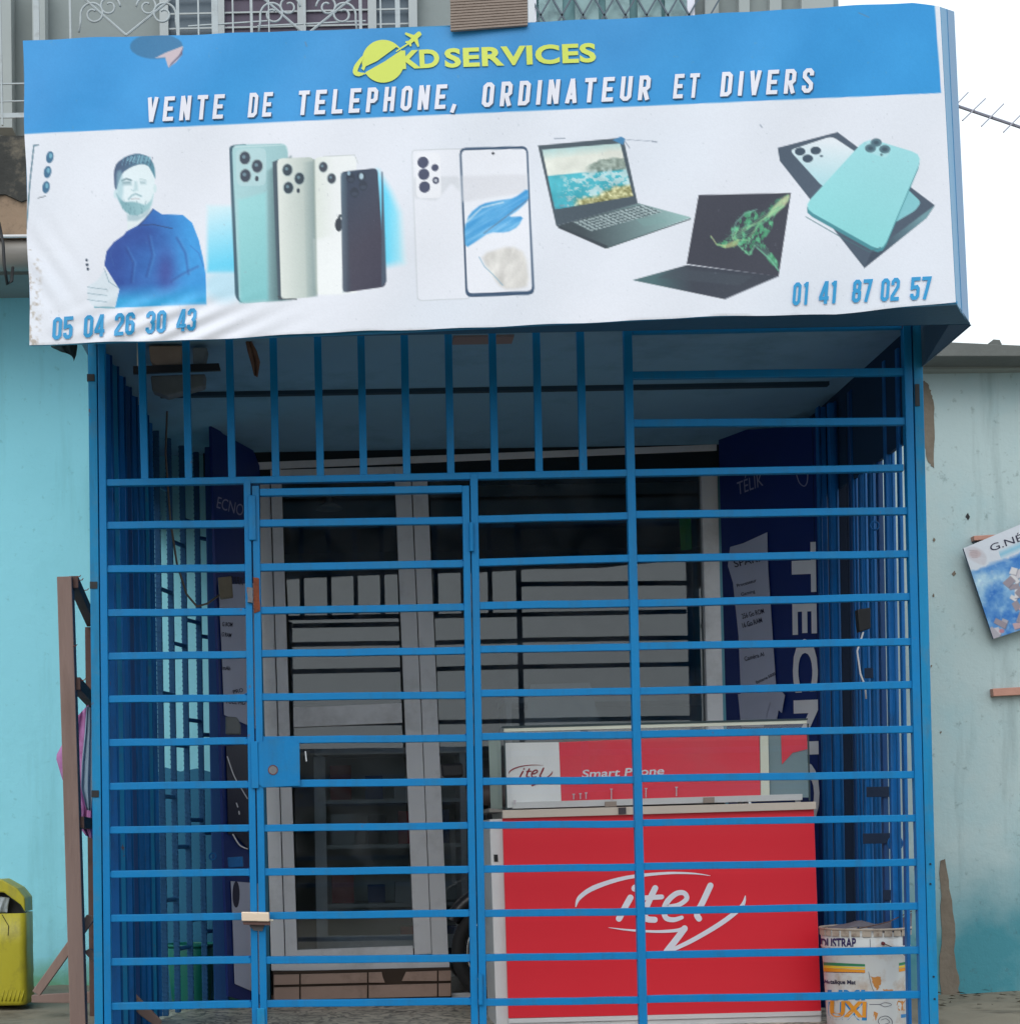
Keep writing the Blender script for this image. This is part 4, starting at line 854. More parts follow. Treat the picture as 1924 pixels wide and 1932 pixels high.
for i in range(9): pt.line(P1((668 + i * 14, 855 - 3 * abs(4 - i)), (684 + i * 13, 818 + 2 * abs(4 - i))), 2, (150, 205, 222), 1.6, .75)
shirt = P1((665, 1215), (722, 1185), (760, 1150), (805, 1096), (850, 1125), (960, 1128), (1010, 1170), (1045, 1260), (1068, 1360), (1082, 1450), (1084, 1598), (605, 1618), (628, 1520), (590, 1460), (548, 1392), (560, 1320), (598, 1272), (650, 1235))
def shirtc(X_, Y_):
    x = X_ / .3589; y = Y_ / .3589
    t = np.clip((x - 620) / 380, 0, 1)[..., None]; c = np.array([34, 74, 158.]) * (1 - t) + np.array([40, 148, 220.]) * t
    d = np.exp(-((x - 870) / 55) ** 2 - ((y - 1430) / 130) ** 2)[..., None] * .8; c = c * (1 - d) + np.array([52, 66, 150.]) * d
    d = np.exp(-((x - 760) / 110) ** 2 - ((y - 1230) / 80) ** 2)[..., None] * .5; c = c * (1 - d) + np.array([30, 54, 138.]) * d
    b = np.clip((y - 1490) / 90, 0, 1)[..., None]; c = c * (1 - b) + np.array([52, 168, 226.]) * b
    return c + (fbm(X_, Y_, 14, 3)[..., None] - .5) * 16
pt.poly(shirt, shirtc, 1.6)
pt.line(P1((735, 1185), (800, 1178), (905, 1200)), 1.5, (30, 60, 110), 1.5); pt.line(P1((805, 1098), (760, 1155), (728, 1188)), 1.8, (28, 62, 120)); pt.line(P1((1000, 1290), (1045, 1330), (1070, 1400)), 1.3, (30, 100, 180), 2, .7)
pt.line(P1((608, 1270), (580, 1330), (600, 1400)), 1, (60, 100, 170), 2, .6); pt.poly(P1((850, 1597), (1084, 1588), (1084, 1604), (850, 1606)), (140, 190, 230), 6, .6)
pt.poly(rnd(P1((612, 900), (640, 890), (650, 1000), (640, 1060), (620, 1050), (610, 990)), .2, 1), (150, 190, 202), 8, .6)
pt.poly(P1((640, 950), (690, 948), (692, 972), (644, 974)), (120, 156, 168), 7, .55); pt.poly(P1((735, 948), (770, 950), (768, 968), (738, 968)), (150, 180, 190), 6, .5)
pt.poly(P1((706, 950), (722, 952), (728, 1000), (700, 1008)), (176, 204, 212), 5, .6); pt.poly(P1((668, 1128), (740, 1132), (790, 1092), (780, 1130), (720, 1160), (672, 1160)), (140, 172, 186), 7, .6)
for i in range(26):
    a_ = (_rs.rand() - .5) * 150 + 715; b_ = 1050 + _rs.rand() * 75 - abs(a_ - 715) * .25; pt.line(P1((a_, b_), (a_ + 3, b_ + 12)), .9, (84, 128, 144), 1.3, .5)
for i in range(16):
    a_ = 640 + i * 10; pt.line(P1((a_, 872 - 14 * math.sin(i * .2)), (a_ + 12, 826 - 10 * math.sin(i * .2))), 1.3, (38, 60, 92) if i % 2 else (130, 184, 204), 1.4, .55)
for q_ in (((930, 1250), (975, 1330), (990, 1440)), ((900, 1480), (960, 1440), (1040, 1400)), ((660, 1300), (700, 1380), (690, 1480)), ((780, 1240), (800, 1340), (770, 1450))):
    pt.line(P1(*q_), 3.2, (24, 58, 132), 5, .5); pt.line(P1(*[(x_ + 12, y_) for x_, y_ in q_]), 2.2, (84, 150, 214), 5, .4)
# phones: teal
def cam3(kk, cs, r, col=(50, 62, 80), hl=(130, 165, 180)):
    for c in cs: pt.ell(kk(*c), r, r * 1.2, (150, 168, 172), 1.5, .7); pt.ell(kk(*c), r * .84, r * 1.02, col, 1.5); pt.ell(kk(c[0] - 5, c[1] - 6), r * .3, r * .3, hl, 1.6, .7)
pt.poly(rndc(P1((1204, 765), (1300, 752), (1300, 1590), (1262, 1592), (1236, 1560)), 8), (58, 92, 110), 1.8)
pt.poly(rndc(P1((1218, 760), (1512, 752), (1524, 1578), (1258, 1596)), 14), grad((168, 208, 214), (150, 190, 196), k1(1220, 0), k1(1520, 0)), 1.8)
pt.poly(P1((1400, 900), (1530, 820), (1530, 1575), (1400, 1585)), grad((150, 190, 196), (70, 98, 104), k1(1390, 0), k1(1470, 0)), 8, .9)
pt.poly(P1((1250, 1050), (1400, 1010), (1410, 1575), (1262, 1590)), grad((150, 212, 216), (122, 196, 202), k1(0, 1050), k1(0, 1560)), 10, .8)
pt.line(P1((1232, 772), (1500, 762), (1515, 800)), 1.2, (200, 222, 226)); pt.poly(rndc(P1((1238, 780), (1400, 775), (1398, 975), (1245, 978)), 12), (182, 212, 218), 1.6, .8)
cam3(k1, ((1287, 829), (1352, 872), (1290, 922)), 11.5); pt.ell(k1(1350, 938), 3.5, 5, (50, 62, 76))
# silver
pt.poly(P1((1432, 850), (1470, 835), (1485, 1578), (1462, 1575)), (66, 84, 98), 2)
pt.poly(rndc(P1((1456, 832), (1650, 824), (1668, 1556), (1478, 1578)), 10), grad((226, 230, 226), (176, 188, 184), k1(1460, 0), k1(1660, 0)), 1.8)
pt.poly(P1((1590, 850), (1655, 845), (1668, 1556), (1612, 1562)), grad((190, 200, 196), (120, 142, 146), k1(1590, 0), k1(1665, 0)), 6, .8)
cam3(k1, ((1511, 892), (1574, 937), (1516, 986)), 10.5, (46, 62, 76)); pt.ell(k1(1568, 1001), 3, 4.6, (50, 62, 76)); pt.line(P1((1462, 1556), (1480, 1570), (1560, 1572)), 2, (60, 70, 74))
# white
pt.poly(rndc(P1((1650, 826), (1872, 814), (1890, 1540), (1662, 1548)), 12), grad((222, 228, 222), (236, 238, 240), k1(1650, 0), k1(1760, 0)), 2)
pt.poly(P1((1655, 1260), (1800, 1230), (1800, 1545), (1668, 1548)), (238, 240, 242), 12, .9); pt.line(P1((1650, 840), (1664, 1545)), 3.5, (150, 164, 160), 3, .8)
pt.line(P1((1700, 822), (1865, 814), (1882, 858)), 1.1, (190, 196, 196)); cam3(k1, ((1699, 877), (1743, 937)), 9, (62, 70, 84))
# dark phone
pt.ell(k2(97, 1180), 7, 13, (44, 52, 66), 1.6); pt.ell(k2(103, 1136), 3, 4.6, (70, 80, 90), 1.4, 1, .6)
pt.poly(rndc(P2((108, 902), (300, 882), (345, 1506), (118, 1538)), 9), grad((44, 62, 86), (58, 56, 76), k2(100, 900), k2(340, 1200)), 1.8)
pt.poly(P2((108, 910), (140, 905), (158, 1530), (118, 1536)), grad((120, 146, 160), (50, 66, 84), k2(108, 0), k2(150, 0)), 4, .6)
pt.poly(rndc(P2((322, 900), (328, 902), (348, 1480), (322, 1510)), 2), (70, 84, 104), 2)
for c in ((160, 935), (215, 928), (180, 1010), (225, 975)): pt.ell(k2(*c), 8, 9.5, (34, 46, 66), 2.4); pt.ell(k2(c[0], c[1] + 8), 6, 4, (60, 72, 92), 2.4, .7)
pt.ell(k2(150, 910), 3, 4, (150, 180, 200), 2); pt.ell(k2(216, 925), 4, 6, (170, 195, 210), 2)
# white camera phone and screen phone
pt.poly(rndc(P2((478, 785), (760, 778), (790, 1572), (508, 1582)), 9), (200, 204, 212), 1.6); pt.poly(rndc(P2((483, 790), (756, 783), (786, 1567), (513, 1577)), 8), grad((230, 231, 240), (228, 230, 240), k2(0, 800), k2(0, 1570)), 1.6)
pt.poly(rndc(P2((490, 930), (730, 925), (735, 1010), (690, 960), (610, 1055), (490, 1040)), 6), (212, 214, 222), 8, .9); pt.poly(rndc(P2((500, 800), (632, 800), (636, 1040), (505, 1040)), 9), (236, 236, 243), 2, .9)
for c, r in (((540, 852), 10.5), ((544, 915), 10.5), ((548, 982), 10.5), ((603, 880), 6.6)): pt.ell(k2(*c), r, r * 1.03, (66, 72, 100), 1.5)
pt.ell(k2(607, 947), 6.4, 6.6, (60, 66, 92), 1.4); pt.ell(k2(607, 947), 3.2, 3.2, (180, 184, 196), 1.2)
pt.poly(rndc(P2((731, 776), (1090, 766), (1126, 1548), (764, 1562)), 12), (52, 78, 108), 1.6); pt.poly(rndc(P2((741, 789), (1083, 780), (1114, 1528), (775, 1542)), 9), (232, 233, 242), 1.6)
pt.poly(P2((742, 925), (1088, 915), (1090, 1010), (742, 1060)), (214, 214, 222), 10, .7)
def sw(X_, Y_): return np.array([86, 168, 222.]) + (fbm(X_ + Y_ * .9, Y_ * 3 + X_ * 1.5, 26, 4)[..., None] - .5) * np.array([150, 90, 50.])
pt.poly(rnd(P2((757, 1195), (785, 1120), (850, 1070), (940, 1052), (1020, 1040), (1092, 985), (1095, 1050), (1040, 1105), (985, 1140), (1070, 1135), (1040, 1190), (980, 1222), (890, 1220), (820, 1268), (762, 1305)), .2, 1), sw, 3)
pt.line(P2((1088, 1050), (980, 1135), (860, 1225)), 2, (90, 110, 140), 2, .8); pt.line(P2((770, 1165), (850, 1090), (960, 1062)), 3, (215, 230, 240), 3, .8)
def beige(X_, Y_): return np.array([214, 210, 206.]) + (fbm(X_ * 1.4 - Y_ * .4, Y_ + X_, 30, 4)[..., None] - .5) * 70
pt.poly(rnd(P2((845, 1335), (1000, 1290), (1080, 1330), (1100, 1500), (1030, 1520), (960, 1520), (880, 1420)), .2, 1), beige, 10, .9)
pt.line(P2((835, 1350), (862, 1400), (910, 1445), (960, 1500)), 1.5, (110, 160, 190), 1.6, .8); pt.ell(k2(908, 805), 2.6, 2.6, (40, 44, 54))
# laptop with beach picture
pt.poly(P2((1240, 1186), (1668, 1066), (1950, 1142), (1500, 1306)), grad((60, 72, 80), (150, 186, 186), k2(1380, 1240), k2(1900, 1100)), 1.6)
pt.poly(P2((1245, 1195), (1262, 1188), (1512, 1292), (1500, 1306)), (52, 62, 72), 1.6); pt.line(P2((1505, 1303), (1945, 1150)), 2, (60, 80, 84))
pt.poly(P2((1144, 764), (1592, 722), (1668, 1068), (1240, 1186)), (70, 84, 96), 1.6)
def beach(X_, Y_):
    x = (X_ - 604.2) / .3589; y = Y_ / .3589; v = (y - 785 + (x - 1170) * .1) / 330.; nz = fbm(X_, Y_, 22, 5); n2 = fbm(X_ * 1.7, Y_ * 2.2, 12, 4)
    S_ = lambda q: np.clip(q, 0, 1)[..., None]
    c = np.array([224, 226, 218.]) + (nz[..., None] - .5) * 40; c = c * (1 - S_((.12 - v + nz * .1) * 6) * .5) + np.array([130, 190, 200.]) * S_((.12 - v + nz * .1) * 6) * .5
    sea = np.array([64, 174, 192.]) + (nz[..., None] - .5) * 70; a = S_((v - .42) * 60); c = c * (1 - a) + sea * a
    hill = (x - 1500) / 120.; top = .42 - .19 * np.exp(-hill ** 2) * (x < 1500) - .19 * np.exp(-((x - 1500) / 300.) ** 2) * (x >= 1500) - .05 * (n2 - .5)
    a = S_((v - top) * 40) * S_((.46 - v) * 60) * S_((x - 1385) / 40.); c = c * (1 - a * .8) + (np.array([128, 146, 138.]) + (n2[..., None] - .5) * 120) * a * .8
    a = S_((n2 - .46 + .12 * (x - 1350) / 300.) * 7) * S_((v - .38) * 12) * S_((x - 1240) / 60.); c = c * (1 - a * .8) + (np.array([200, 214, 216.]) + (nz[..., None] - .5) * 90) * a * .8
    a = S_((v - .76 - .12 * (nz - .5) + (x - 1450) / 1500.) * 14) * S_((x - 1320) / 50.); c = c * (1 - a) + (np.array([172, 170, 122.]) + (n2[..., None] - .5) * 240) * a
    a = S_((v - .7) * 6) * S_((1330 - x) / 60.) * S_((n2 - .42) * 6); c = c * (1 - a * .7) + np.array([96, 146, 168.]) * a * .7
    return np.clip(c, 20, 240)
pt.poly(P2((1166, 786), (1576, 752), (1644, 1030), (1232, 1100)), beach, 1.6)
kb = P2((1322, 1166), (1690, 1074), (1800, 1112), (1420, 1216))
def keys(X_, Y_):
    a = np.array(kb[0]); u = np.array(kb[1]) - a; v = np.array(kb[3]) - a; det = u[0] * v[1] - u[1] * v[0]
    p = ((X_ - a[0]) * v[1] - (Y_ - a[1]) * v[0]) / det; q = (u[0] * (Y_ - a[1]) - u[1] * (X_ - a[0])) / det
    k = ((p * 17 % 1) > .3) & ((q * 5 % 1) > .3); return np.where(k[..., None], np.array([168, 184, 188.]), np.array([84, 100, 106.]))
pt.poly(kb, keys, 1.2, .85); pt.poly(P2((1655, 1150), (1790, 1140), (1830, 1165), (1700, 1190)), (120, 160, 160), 1.5, .35)
# second laptop
pt.poly(P3((-113, 1472), (175, 1392), (655, 1450), (375, 1573)), grad((72, 104, 110), (56, 62, 76), k3(0, 1470), k3(200, 1450)), 1.6); pt.line(P3((372, 1572), (655, 1452)), 1.6, (150, 156, 170))
pt.poly(P3((120, 1410), (520, 1450), (450, 1500), (20, 1460)), (66, 76, 88), 4, .6)
pt.poly(P3((235, 1024), (720, 1013), (655, 1452), (172, 1386)), (58, 60, 74), 1.6)
def green(X_, Y_): return np.array([84, 176, 128.]) + (fbm(X_ - Y_ * .5, Y_ + X_ * 1.5, 14, 4)[..., None] - .5) * np.array([120, 150, 130.])
pt.poly(rnd(P3((715, 1015), (705, 1060), (640, 1120), (620, 1200), (570, 1270), (620, 1330), (655, 1380), (655, 1425), (600, 1370), (560, 1300), (520, 1290), (520, 1340), (470, 1330), (440, 1300), (380, 1305), (330, 1290), (292, 1240), (340, 1262), (385, 1260), (410, 1190), (450, 1130), (510, 1100), (570, 1120), (620, 1060)), .15, 1), green, 3, lambda X_, Y_: np.clip(fbm(X_ * 1.6 + Y_ * .7, Y_ * .8 - X_ * .6, 8, 4) * 4.5 - 1.95, .03, .85))
pt.poly(rnd(P3((718, 1018), (700, 1070), (640, 1125), (590, 1150), (620, 1090), (680, 1035)), .2, 1), (206, 216, 170), 4, .8); pt.poly(rnd(P3((350, 1296), (410, 1270), (450, 1250), (440, 1290), (380, 1304)), .2, 1), (196, 206, 140), 3, .7)
pt.line(P3((300, 1240), (330, 1285), (375, 1290)), 2, (190, 200, 150), 2, .8); pt.line(P3((540, 1300), (610, 1360), (655, 1420)), 2, (120, 190, 160), 2, .8)
pt.line(P3((410, 1250), (430, 1170), (480, 1120), (540, 1100)), 2, (120, 170, 160), 2, .8); pt.line(P3((440, 1285), (500, 1340), (530, 1290)), 2.2, (140, 210, 170), 2, .7)
for i in range(16):
    a_ = _rs.rand(6); pt.line(P3((690 - a_[0] * 40, 1050 + a_[1] * 40), (600 - a_[2] * 60, 1130 + a_[3] * 90), (520 - a_[4] * 110, 1180 + a_[5] * 110), (430 - a_[0] * 60, 1230 + a_[3] * 70)), .8 + a_[1], ((120, 200, 150), (170, 210, 160), (84, 150, 124))[i % 3], 2, .45)
for i in range(7): pt.line(P3((500 + i * 14, 1270 + i * 3), (560 + i * 10, 1320 + i * 5), (640 + i * 3, 1400 + i * 5)), 1, (110, 180, 150), 1.6, .5)
# boxed phones
pt.poly(P3((650, 776), (965, 693), (1476, 1078), (1432, 1145), (1106, 1408), (1030, 1312), (662, 845)), (74, 88, 106), 1.6)
pt.poly(P3((1476, 1078), (1432, 1145), (1106, 1408), (1140, 1330)), grad((110, 150, 160), (60, 74, 92), k3(1400, 1130), k3(1200, 1330)), 2)
pt.poly(rndc(P3((712, 788), (935, 714), (1110, 830), (890, 985)), 10), grad((226, 232, 240), (176, 216, 226), k3(900, 740), k3(880, 960)), 1.6)
for c in ((768, 795), (850, 790), (808, 832)): pt.ell(k3(*c), 10, 7.5, (60, 78, 96), 1.6)
pt.ell(k3(880, 819), 3, 2.4, (90, 110, 125))
pt.poly(rndc(P3((1330, 990), (1405, 1062), (1375, 1105), (1262, 1172)), 7), (132, 196, 206), 1.6)
bigp = rndc(P3((1118, 722), (1415, 812), (1200, 1325), (782, 1090)), 22)
pt.poly([(x - 1, y + 7) for x, y in bigp], (70, 140, 152), 1.6); pt.poly(bigp, grad((158, 218, 226), (140, 212, 216), k3(1200, 760), k3(1000, 1280)), 1.6)
pt.line(P3((800, 1140), (1000, 1255), (1130, 1322), (1190, 1300)), 1.4, (70, 110, 120), 1.4); pt.poly(rndc(P3((1125, 728), (1250, 775), (1222, 832), (1100, 790)), 8), (176, 222, 230), 1.6, .9)
for c in ((1168, 748), (1138, 778), (1213, 783)): pt.ell(k3(*c), 10.5, 8, (84, 116, 130), 1.8); pt.ell(k3(c[0], c[1]), 5, 3.5, (60, 84, 100), 2)
pt.ell(k3(1196, 812), 2.6, 2.4, (90, 120, 130))
# scuffs, creases, grime
for p, wd in ((P2((1230, 727), (1285, 725)), 2), (P2((1595, 735), (1625, 775)), 1.6), (P2((1600, 732), (1760, 742)), 1), (P2((1745, 742), (1768, 745)), 2.4), (P3((558, 655), (568, 668)), 2), (P1((1605, 220), (1612, 240)), 2), (P3((1075, 65), (1130, 88)), 1.6)): pt.line(p, wd, (110, 122, 142), 1.6, .7)
pt.poly(P2((1535, 735), (1580, 716), (1602, 728), (1592, 760)), (66, 130, 178), 2)
gn = fbm(GX, GY, 7, 3); ed = np.clip(1 - (GX - 50 - (GY - 76) * .024) / 22., 0, 1) * (GY > 470); pt.blend(np.clip(ed * np.clip(gn * 3 - 1.5, 0, 1), 0, .6), (150, 132, 112))
eb = np.clip(1 - (boty - GY) / 6., 0, 1) * np.clip(fbm(GX, GY, 40, 3) * 2 - .8, 0, 1); pt.blend(eb * .5, (150, 150, 150))
sp = (fbm(GX * 1.3, GY, 9, 2) > .9); pt.blend(sp * .18, (140, 148, 160))
pt.C += (_rs.rand(*GX.shape)[..., None] - .5) * 5
def spt(x, y, lift): return at(x, y, SY + float(relief(x, y)) - lift)
u_ = (GX - PX0) / F; v_ = -(GY - PY0) / F; YY = SY + relief(GX, GY); DD = YY - CY
PTS = np.stack([CX + (u_ * cr + v_ * sr) * DD, YY, CZ + (-u_ * sr + v_ * cr) * DD], -1)
grid_obj('banner_sheet', PTS, pt.C, vc_mat('banner_print', .42, .22, 4), sign)
yel = mat('yellow_print', rgb(208, 220, 96), .45, var=.05, bump=0); tealp = mat('blue_print', rgb(44, 150, 206), .45, var=.12, vscale=8, bump=0); shd = mat('letter_shadow_print', rgb(52, 92, 130), .5, bump=0)
fs = lambda l: (lambda x, y: spt(x, y, l))
HB0, HB1 = (275, 229.5), (1540, 172)
hl = 'VENTE DE TELEPHONE, ORDINATEUR ET DIVERS'
# words placed one by one on the sloping base line
words = [('VENTE', 275, 429), ('DE', 467, 520), ('TELEPHONE,', 560, 869), ('ORDINATEUR', 908, 1233), ('ET', 1269, 1325), ('DIVERS', 1358, 1541)]
def by(x): return 229.5 + (x - 275) * (173.5 - 229.5) / (1541 - 275)
for wd, x0, x1 in words:
    x1_ = x1 - 9
    block(wd, (x0 + 1.8, by(x0) + 2), (x1_ + 1.8, by(x1_) + 2), 46, fs(.0025), shd, sign, gap=.27, name='lettering_shadow')
    block(wd, (x0, by(x0)), (x1_, by(x1_)), 46, fs(.004), printw, sign, gap=.27, label='white headline word ' + wd.strip(','))
lettering('KD', K(2, 425, 362), K(2, 628, 352), 35, fs(.004), yel, sign, offset=.04, space=1.02)
lettering('SERVICES', K(2, 655, 354), K(2, 1450, 324), 36, fs(.004), yel, sign, offset=.035, space=1.05)
for s_, a, b in (('05', 98, 140), ('04', 157, 199), ('26', 215, 257), ('30', 274, 316), ('43', 332, 373)):
    yb = lambda x: 641 - (x - 98) * 18 / 276
    block(s_, (a, yb(a)), (b - 4, yb(b)), 42, fs(.0045), tealp, sign, gap=.08, shear=.13)
for s_, a, b in (('01', 1494, 1531), ('41', 1544, 1585), ('87', 1606, 1647), ('02', 1660, 1699), ('57', 1716, 1758)):
    yb = lambda x: 576 - (x - 1494) * 12 / 263
    block(s_, (a, yb(a)), (b - 4, yb(b)), 43, fs(.0045), tealp, sign, gap=.08, shear=.13)
# globe emblem and plane
gc = Vector(K(2, 330, 320)); gl = MB()
up_ = [(gc.x + 40 * math.cos(math.radians(a)), gc.y + 40.5 * math.sin(math.radians(a))) for a in range(-206, -22, 8)]
lo_ = [(gc.x + 40 * math.cos(math.radians(a)), gc.y + 40.5 * math.sin(math.radians(a))) for a in range(0, 146, 8)]
def flat(name, pts, lift, m, p):
    return obj(name, [spt(x, y, lift) for x, y in pts], [tuple(range(len(pts)))], m, p)
flat('emblem', up_ + [K(2, 400, 245), K(2, 300, 318), K(2, 215, 358)], .004, yel, sign)
flat('emblem', lo_ + [K(2, 230, 392), K(2, 240, 376), K(2, 340, 320), K(2, 425, 262)], .004, yel, sign)
strokes('emblem', [([K(2, 222, 300), K(2, 192, 345), K(2, 184, 378), K(2, 205, 388), K(2, 232, 384)], [5, 9, 9, 8, 2]),], fs(.0048), yel, sign)
strokes('emblem', [([K(2, 400, 268), K(2, 430, 248), K(2, 462, 228)], [2, 3, 3])], fs(.0048), yel, sign)
flat('plane_emblem', [K(2, *p) for p in ((525, 165), (533, 180), (512, 200), (520, 240), (512, 246), (494, 214), (478, 226), (480, 240), (472, 242), (462, 228), (446, 222), (450, 214), (466, 212), (478, 198), (444, 178), (448, 168), (492, 182), (514, 164))], .0045, yel, sign)
# the box itself
sb = MB(); z = SY
def sheet(name, pts, t, m, parent, off=(0, 1, 0)):
    n = len(pts); A = [Vector(p) for p in pts]; B = [a + Vector(off) * t for a in A]
    return obj(name, A + B, [tuple(range(n)), tuple(range(2 * n - 1, n - 1, -1))] + [((i + 1) % n, i, n + i, n + (i + 1) % n) for i in range(n)], m, parent)
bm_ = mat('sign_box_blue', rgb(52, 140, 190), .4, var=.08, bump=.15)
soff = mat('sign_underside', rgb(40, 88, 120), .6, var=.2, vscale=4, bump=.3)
BY = -.36
f0, f1 = at(1774, 12, SY + .012), at(1804, 571, SY + .012)
sheet('side_panel', [f0, at(1786, 18, SY + .12), at(1814, 590, SY + .12), f1], .004, bm_, sign, (-1, 0, 0))
sheet('side_panel', [at(1787, 17, SY + .12), at(1800, 21, BY), at(1828, 610, BY), at(1815, 590, SY + .12)], .004, mat('sign_box_blue_edge', rgb(40, 122, 176), .4), sign, (-1, 0, 0))
sheet('top_panel', [at(43, 78, SY + .012), at(1773, 12, SY + .012), at(1800, 21, BY), at(60, 80, BY)], .004, bm_, sign, (0, 0, -1))
sheet('back_panel', [at(60, 82, BY), at(1798, 24, BY), at(1826, 606, BY), at(75, 640, BY)], .006, bm_, sign)
sheet('left_panel', [at(43.5, 78, SY + .012), at(60, 80, BY), at(75, 640, BY), at(58, 648, SY + .012)], .004, bm_, sign, (1, 0, 0))
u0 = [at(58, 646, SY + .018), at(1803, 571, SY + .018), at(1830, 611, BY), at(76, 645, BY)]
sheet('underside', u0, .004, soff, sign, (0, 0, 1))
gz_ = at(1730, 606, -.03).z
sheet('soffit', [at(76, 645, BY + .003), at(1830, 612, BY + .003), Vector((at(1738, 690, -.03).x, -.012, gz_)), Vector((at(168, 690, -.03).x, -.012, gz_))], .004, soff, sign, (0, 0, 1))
sheet('cheek', [at(1800, 596, BY + .01), at(1833, 613, BY + .01), at(1741, 692, .0), at(1738, 600, .0)], .004, mat('cheek_metal', rgb(78, 104, 128), .5, bump=.3), sign, (-1, 0, 0))
MB().prism([at and (56, 645), (700, 624), (1233, 597), (1806, 568), (1806, 573), (1233, 602), (700, 629), (56, 651)], SY + .017, SY + .03).build('bottom_trim', bm_, sign)
# brown board hanging over the top of the sign
bb = empty('woven_board', at(922, 56, SY - .02), 'brown ribbed board hooked over the top edge of the sign', 'board')
brm = mat('brown_board', rgb(146, 132, 124), .85, var=.12, vscale=20, bump=.5, bscale=80)
pq = [K(2, 680, -80), K(2, 1088, -100), K(2, 1090, 130), K(2, 688, 160)]
MB().prism(pq, SY - .018, SY - .009).build('panel', brm, bb)
for i in range(16):
    t = i / 16; y0 = -80 + 240 * t + 4; y1 = -100 + 230 * t + 4
    MB().prism([K(2, 683, y0), K(2, 1088, y1), K(2, 1088, y1 + 9), K(2, 684, y0 + 9)], SY - .0205, SY - .0175).build('rib', brm, bb)
MB().prism([K(2, 1092, -60), K(2, 1128, -60), K(2, 1125, 118), K(2, 1094, 122)], -.3, -.27).build('white_post', white, None, label='short white post behind the sign just right of the brown board', cat='post')

# ------------------------------------------------------------------ COUNTER
CYf = .65; cs = scl(CYf)
ct = empty('phone_counter', at(1245, 1940, CYf), 'red and white phone counter with glass case on top inside the grille', 'counter')
fl_ = [K(9, 236, 835), K(9, 1872, 795), K(9, 1910, 1858), K(9, 268, 1896)]
MB().prism(fl_, CYf, CYf + .02).build('front_panel', red, ct, bevel=.001)
MB().prism([K(9, 168, 850), K(9, 244, 846), K(9, 272, 2000), K(9, 206, 2010)], CYf + .022, CYf + .42).build('side_panel', white, ct, bevel=.002)
MB().prism([K(9, 244, 846), K(9, 1872, 806), K(9, 1915, 1990), K(9, 272, 2000)], CYf + .024, CYf + .44).build('body', white, ct)
MB().prism([K(9, 190, 1035), K(9, 211, 1035), K(9, 213, 1073), K(9, 192, 1072)], CYf + .019, CYf + .024).build('slot', black, ct)
MB().prism([K(9, 268, 1899), K(9, 1911, 1858), K(9, 1912, 1882), K(9, 268, 1924)], CYf - .006, CYf + .02).build('base_rail', white, ct, bevel=.001)
MB().prism([K(9, 270, 1925), K(9, 1908, 1884), K(9, 1911, 1990), K(9, 272, 2030)], CYf + .002, CYf + .02).build('plinth', white, ct)
MB().prism([K(9, 236, 802), K(9, 1884, 757), K(9, 1885, 797), K(9, 238, 845)], CYf - .02, CYf + .45).build('top_board', mat('beige_edge', rgb(205, 192, 180), .5, var=.06), ct, bevel=.002)
MB().prism([K(9, 165, 792), K(9, 240, 798), K(9, 240, 812), K(9, 166, 812)], CYf + .0, CYf + .42).build('top_end', mat('grey_edge', rgb(130, 125, 120), .5), ct)
# glass case
MB().prism([K(9, 290, 760), K(9, 1812, 716), K(9, 1812, 748), K(9, 290, 794)], CYf + .02, CYf + .05).build('track', white, ct, bevel=.001)
MB().prism([K(9, 244, 372), K(9, 1836, 328), K(9, 1836, 346), K(9, 244, 390)], CYf + .0, CYf + .012).build('top_rail', mat('ivory_strip', rgb(228, 230, 214), .4), ct, bevel=.001)
mat('smoked_edge', rgb(58, 74, 78), .3)
MB().prism([K(9, 232, 362), K(9, 1840, 320), K(9, 1840, 326), K(9, 232, 369)], CYf + .01, CYf + .40).build('glass_top', caseg, ct)
MB().prism([K(9, 232, 360), K(9, 1840, 318), K(9, 1840, 327), K(9, 232, 370)], CYf - .004, CYf + .008).build('glass_edge', MATS['smoked_edge'], ct)
MB().prism([K(9, 246, 391), K(9, 1836, 347), K(9, 1848, 752), K(9, 258, 800)], CYf + .003, CYf + .008).build('front_glass', caseg, ct)
MB().prism([K(9, 242, 392), K(9, 249, 392), K(9, 262, 800), K(9, 254, 800)], CYf + .0, CYf + .006).build('corner_trim', MATS['smoked_edge'], ct)
MB().prism([K(9, 1838, 346), K(9, 1845, 346), K(9, 1855, 750), K(9, 1847, 750)], CYf + .0, CYf + .006).build('corner_trim', MATS['smoked_edge'], ct)
MB().prism([K(9, 162, 400), K(9, 226, 400), K(9, 235, 795), K(9, 175, 795)], CYf + .34, CYf + .352).build('back_post', mat('pale_green_alu', rgb(160, 176, 170), .5), ct, bevel=.001)
MB().prism([K(9, 205, 400), K(9, 240, 400), K(9, 250, 795), K(9, 215, 795)], CYf + .1, CYf + .106).build('side_glass', caseg, ct)
PB = CYf + .03
bp0 = MB().prism([K(9, 248, 448), K(9, 532, 444), K(9, 545, 765), K(9, 262, 790)], PB, PB + .004).build('card', mat('white_card', rgb(244, 245, 248), .4), ct)
bp1 = MB().prism([K(9, 533, 444), K(9, 1585, 400), K(9, 1592, 738), K(9, 546, 765)], PB, PB + .004).build('card', mat('red_card', rgb(240, 64, 84), .35, var=.06), ct)
MB().prism([K(9, 1590, 400), K(9, 1632, 400), K(9, 1640, 735), K(9, 1594, 738)], PB - .002, PB + .01).build('divider', mat('ivory_strip', None) if 'ivory_strip' in MATS else white, ct)
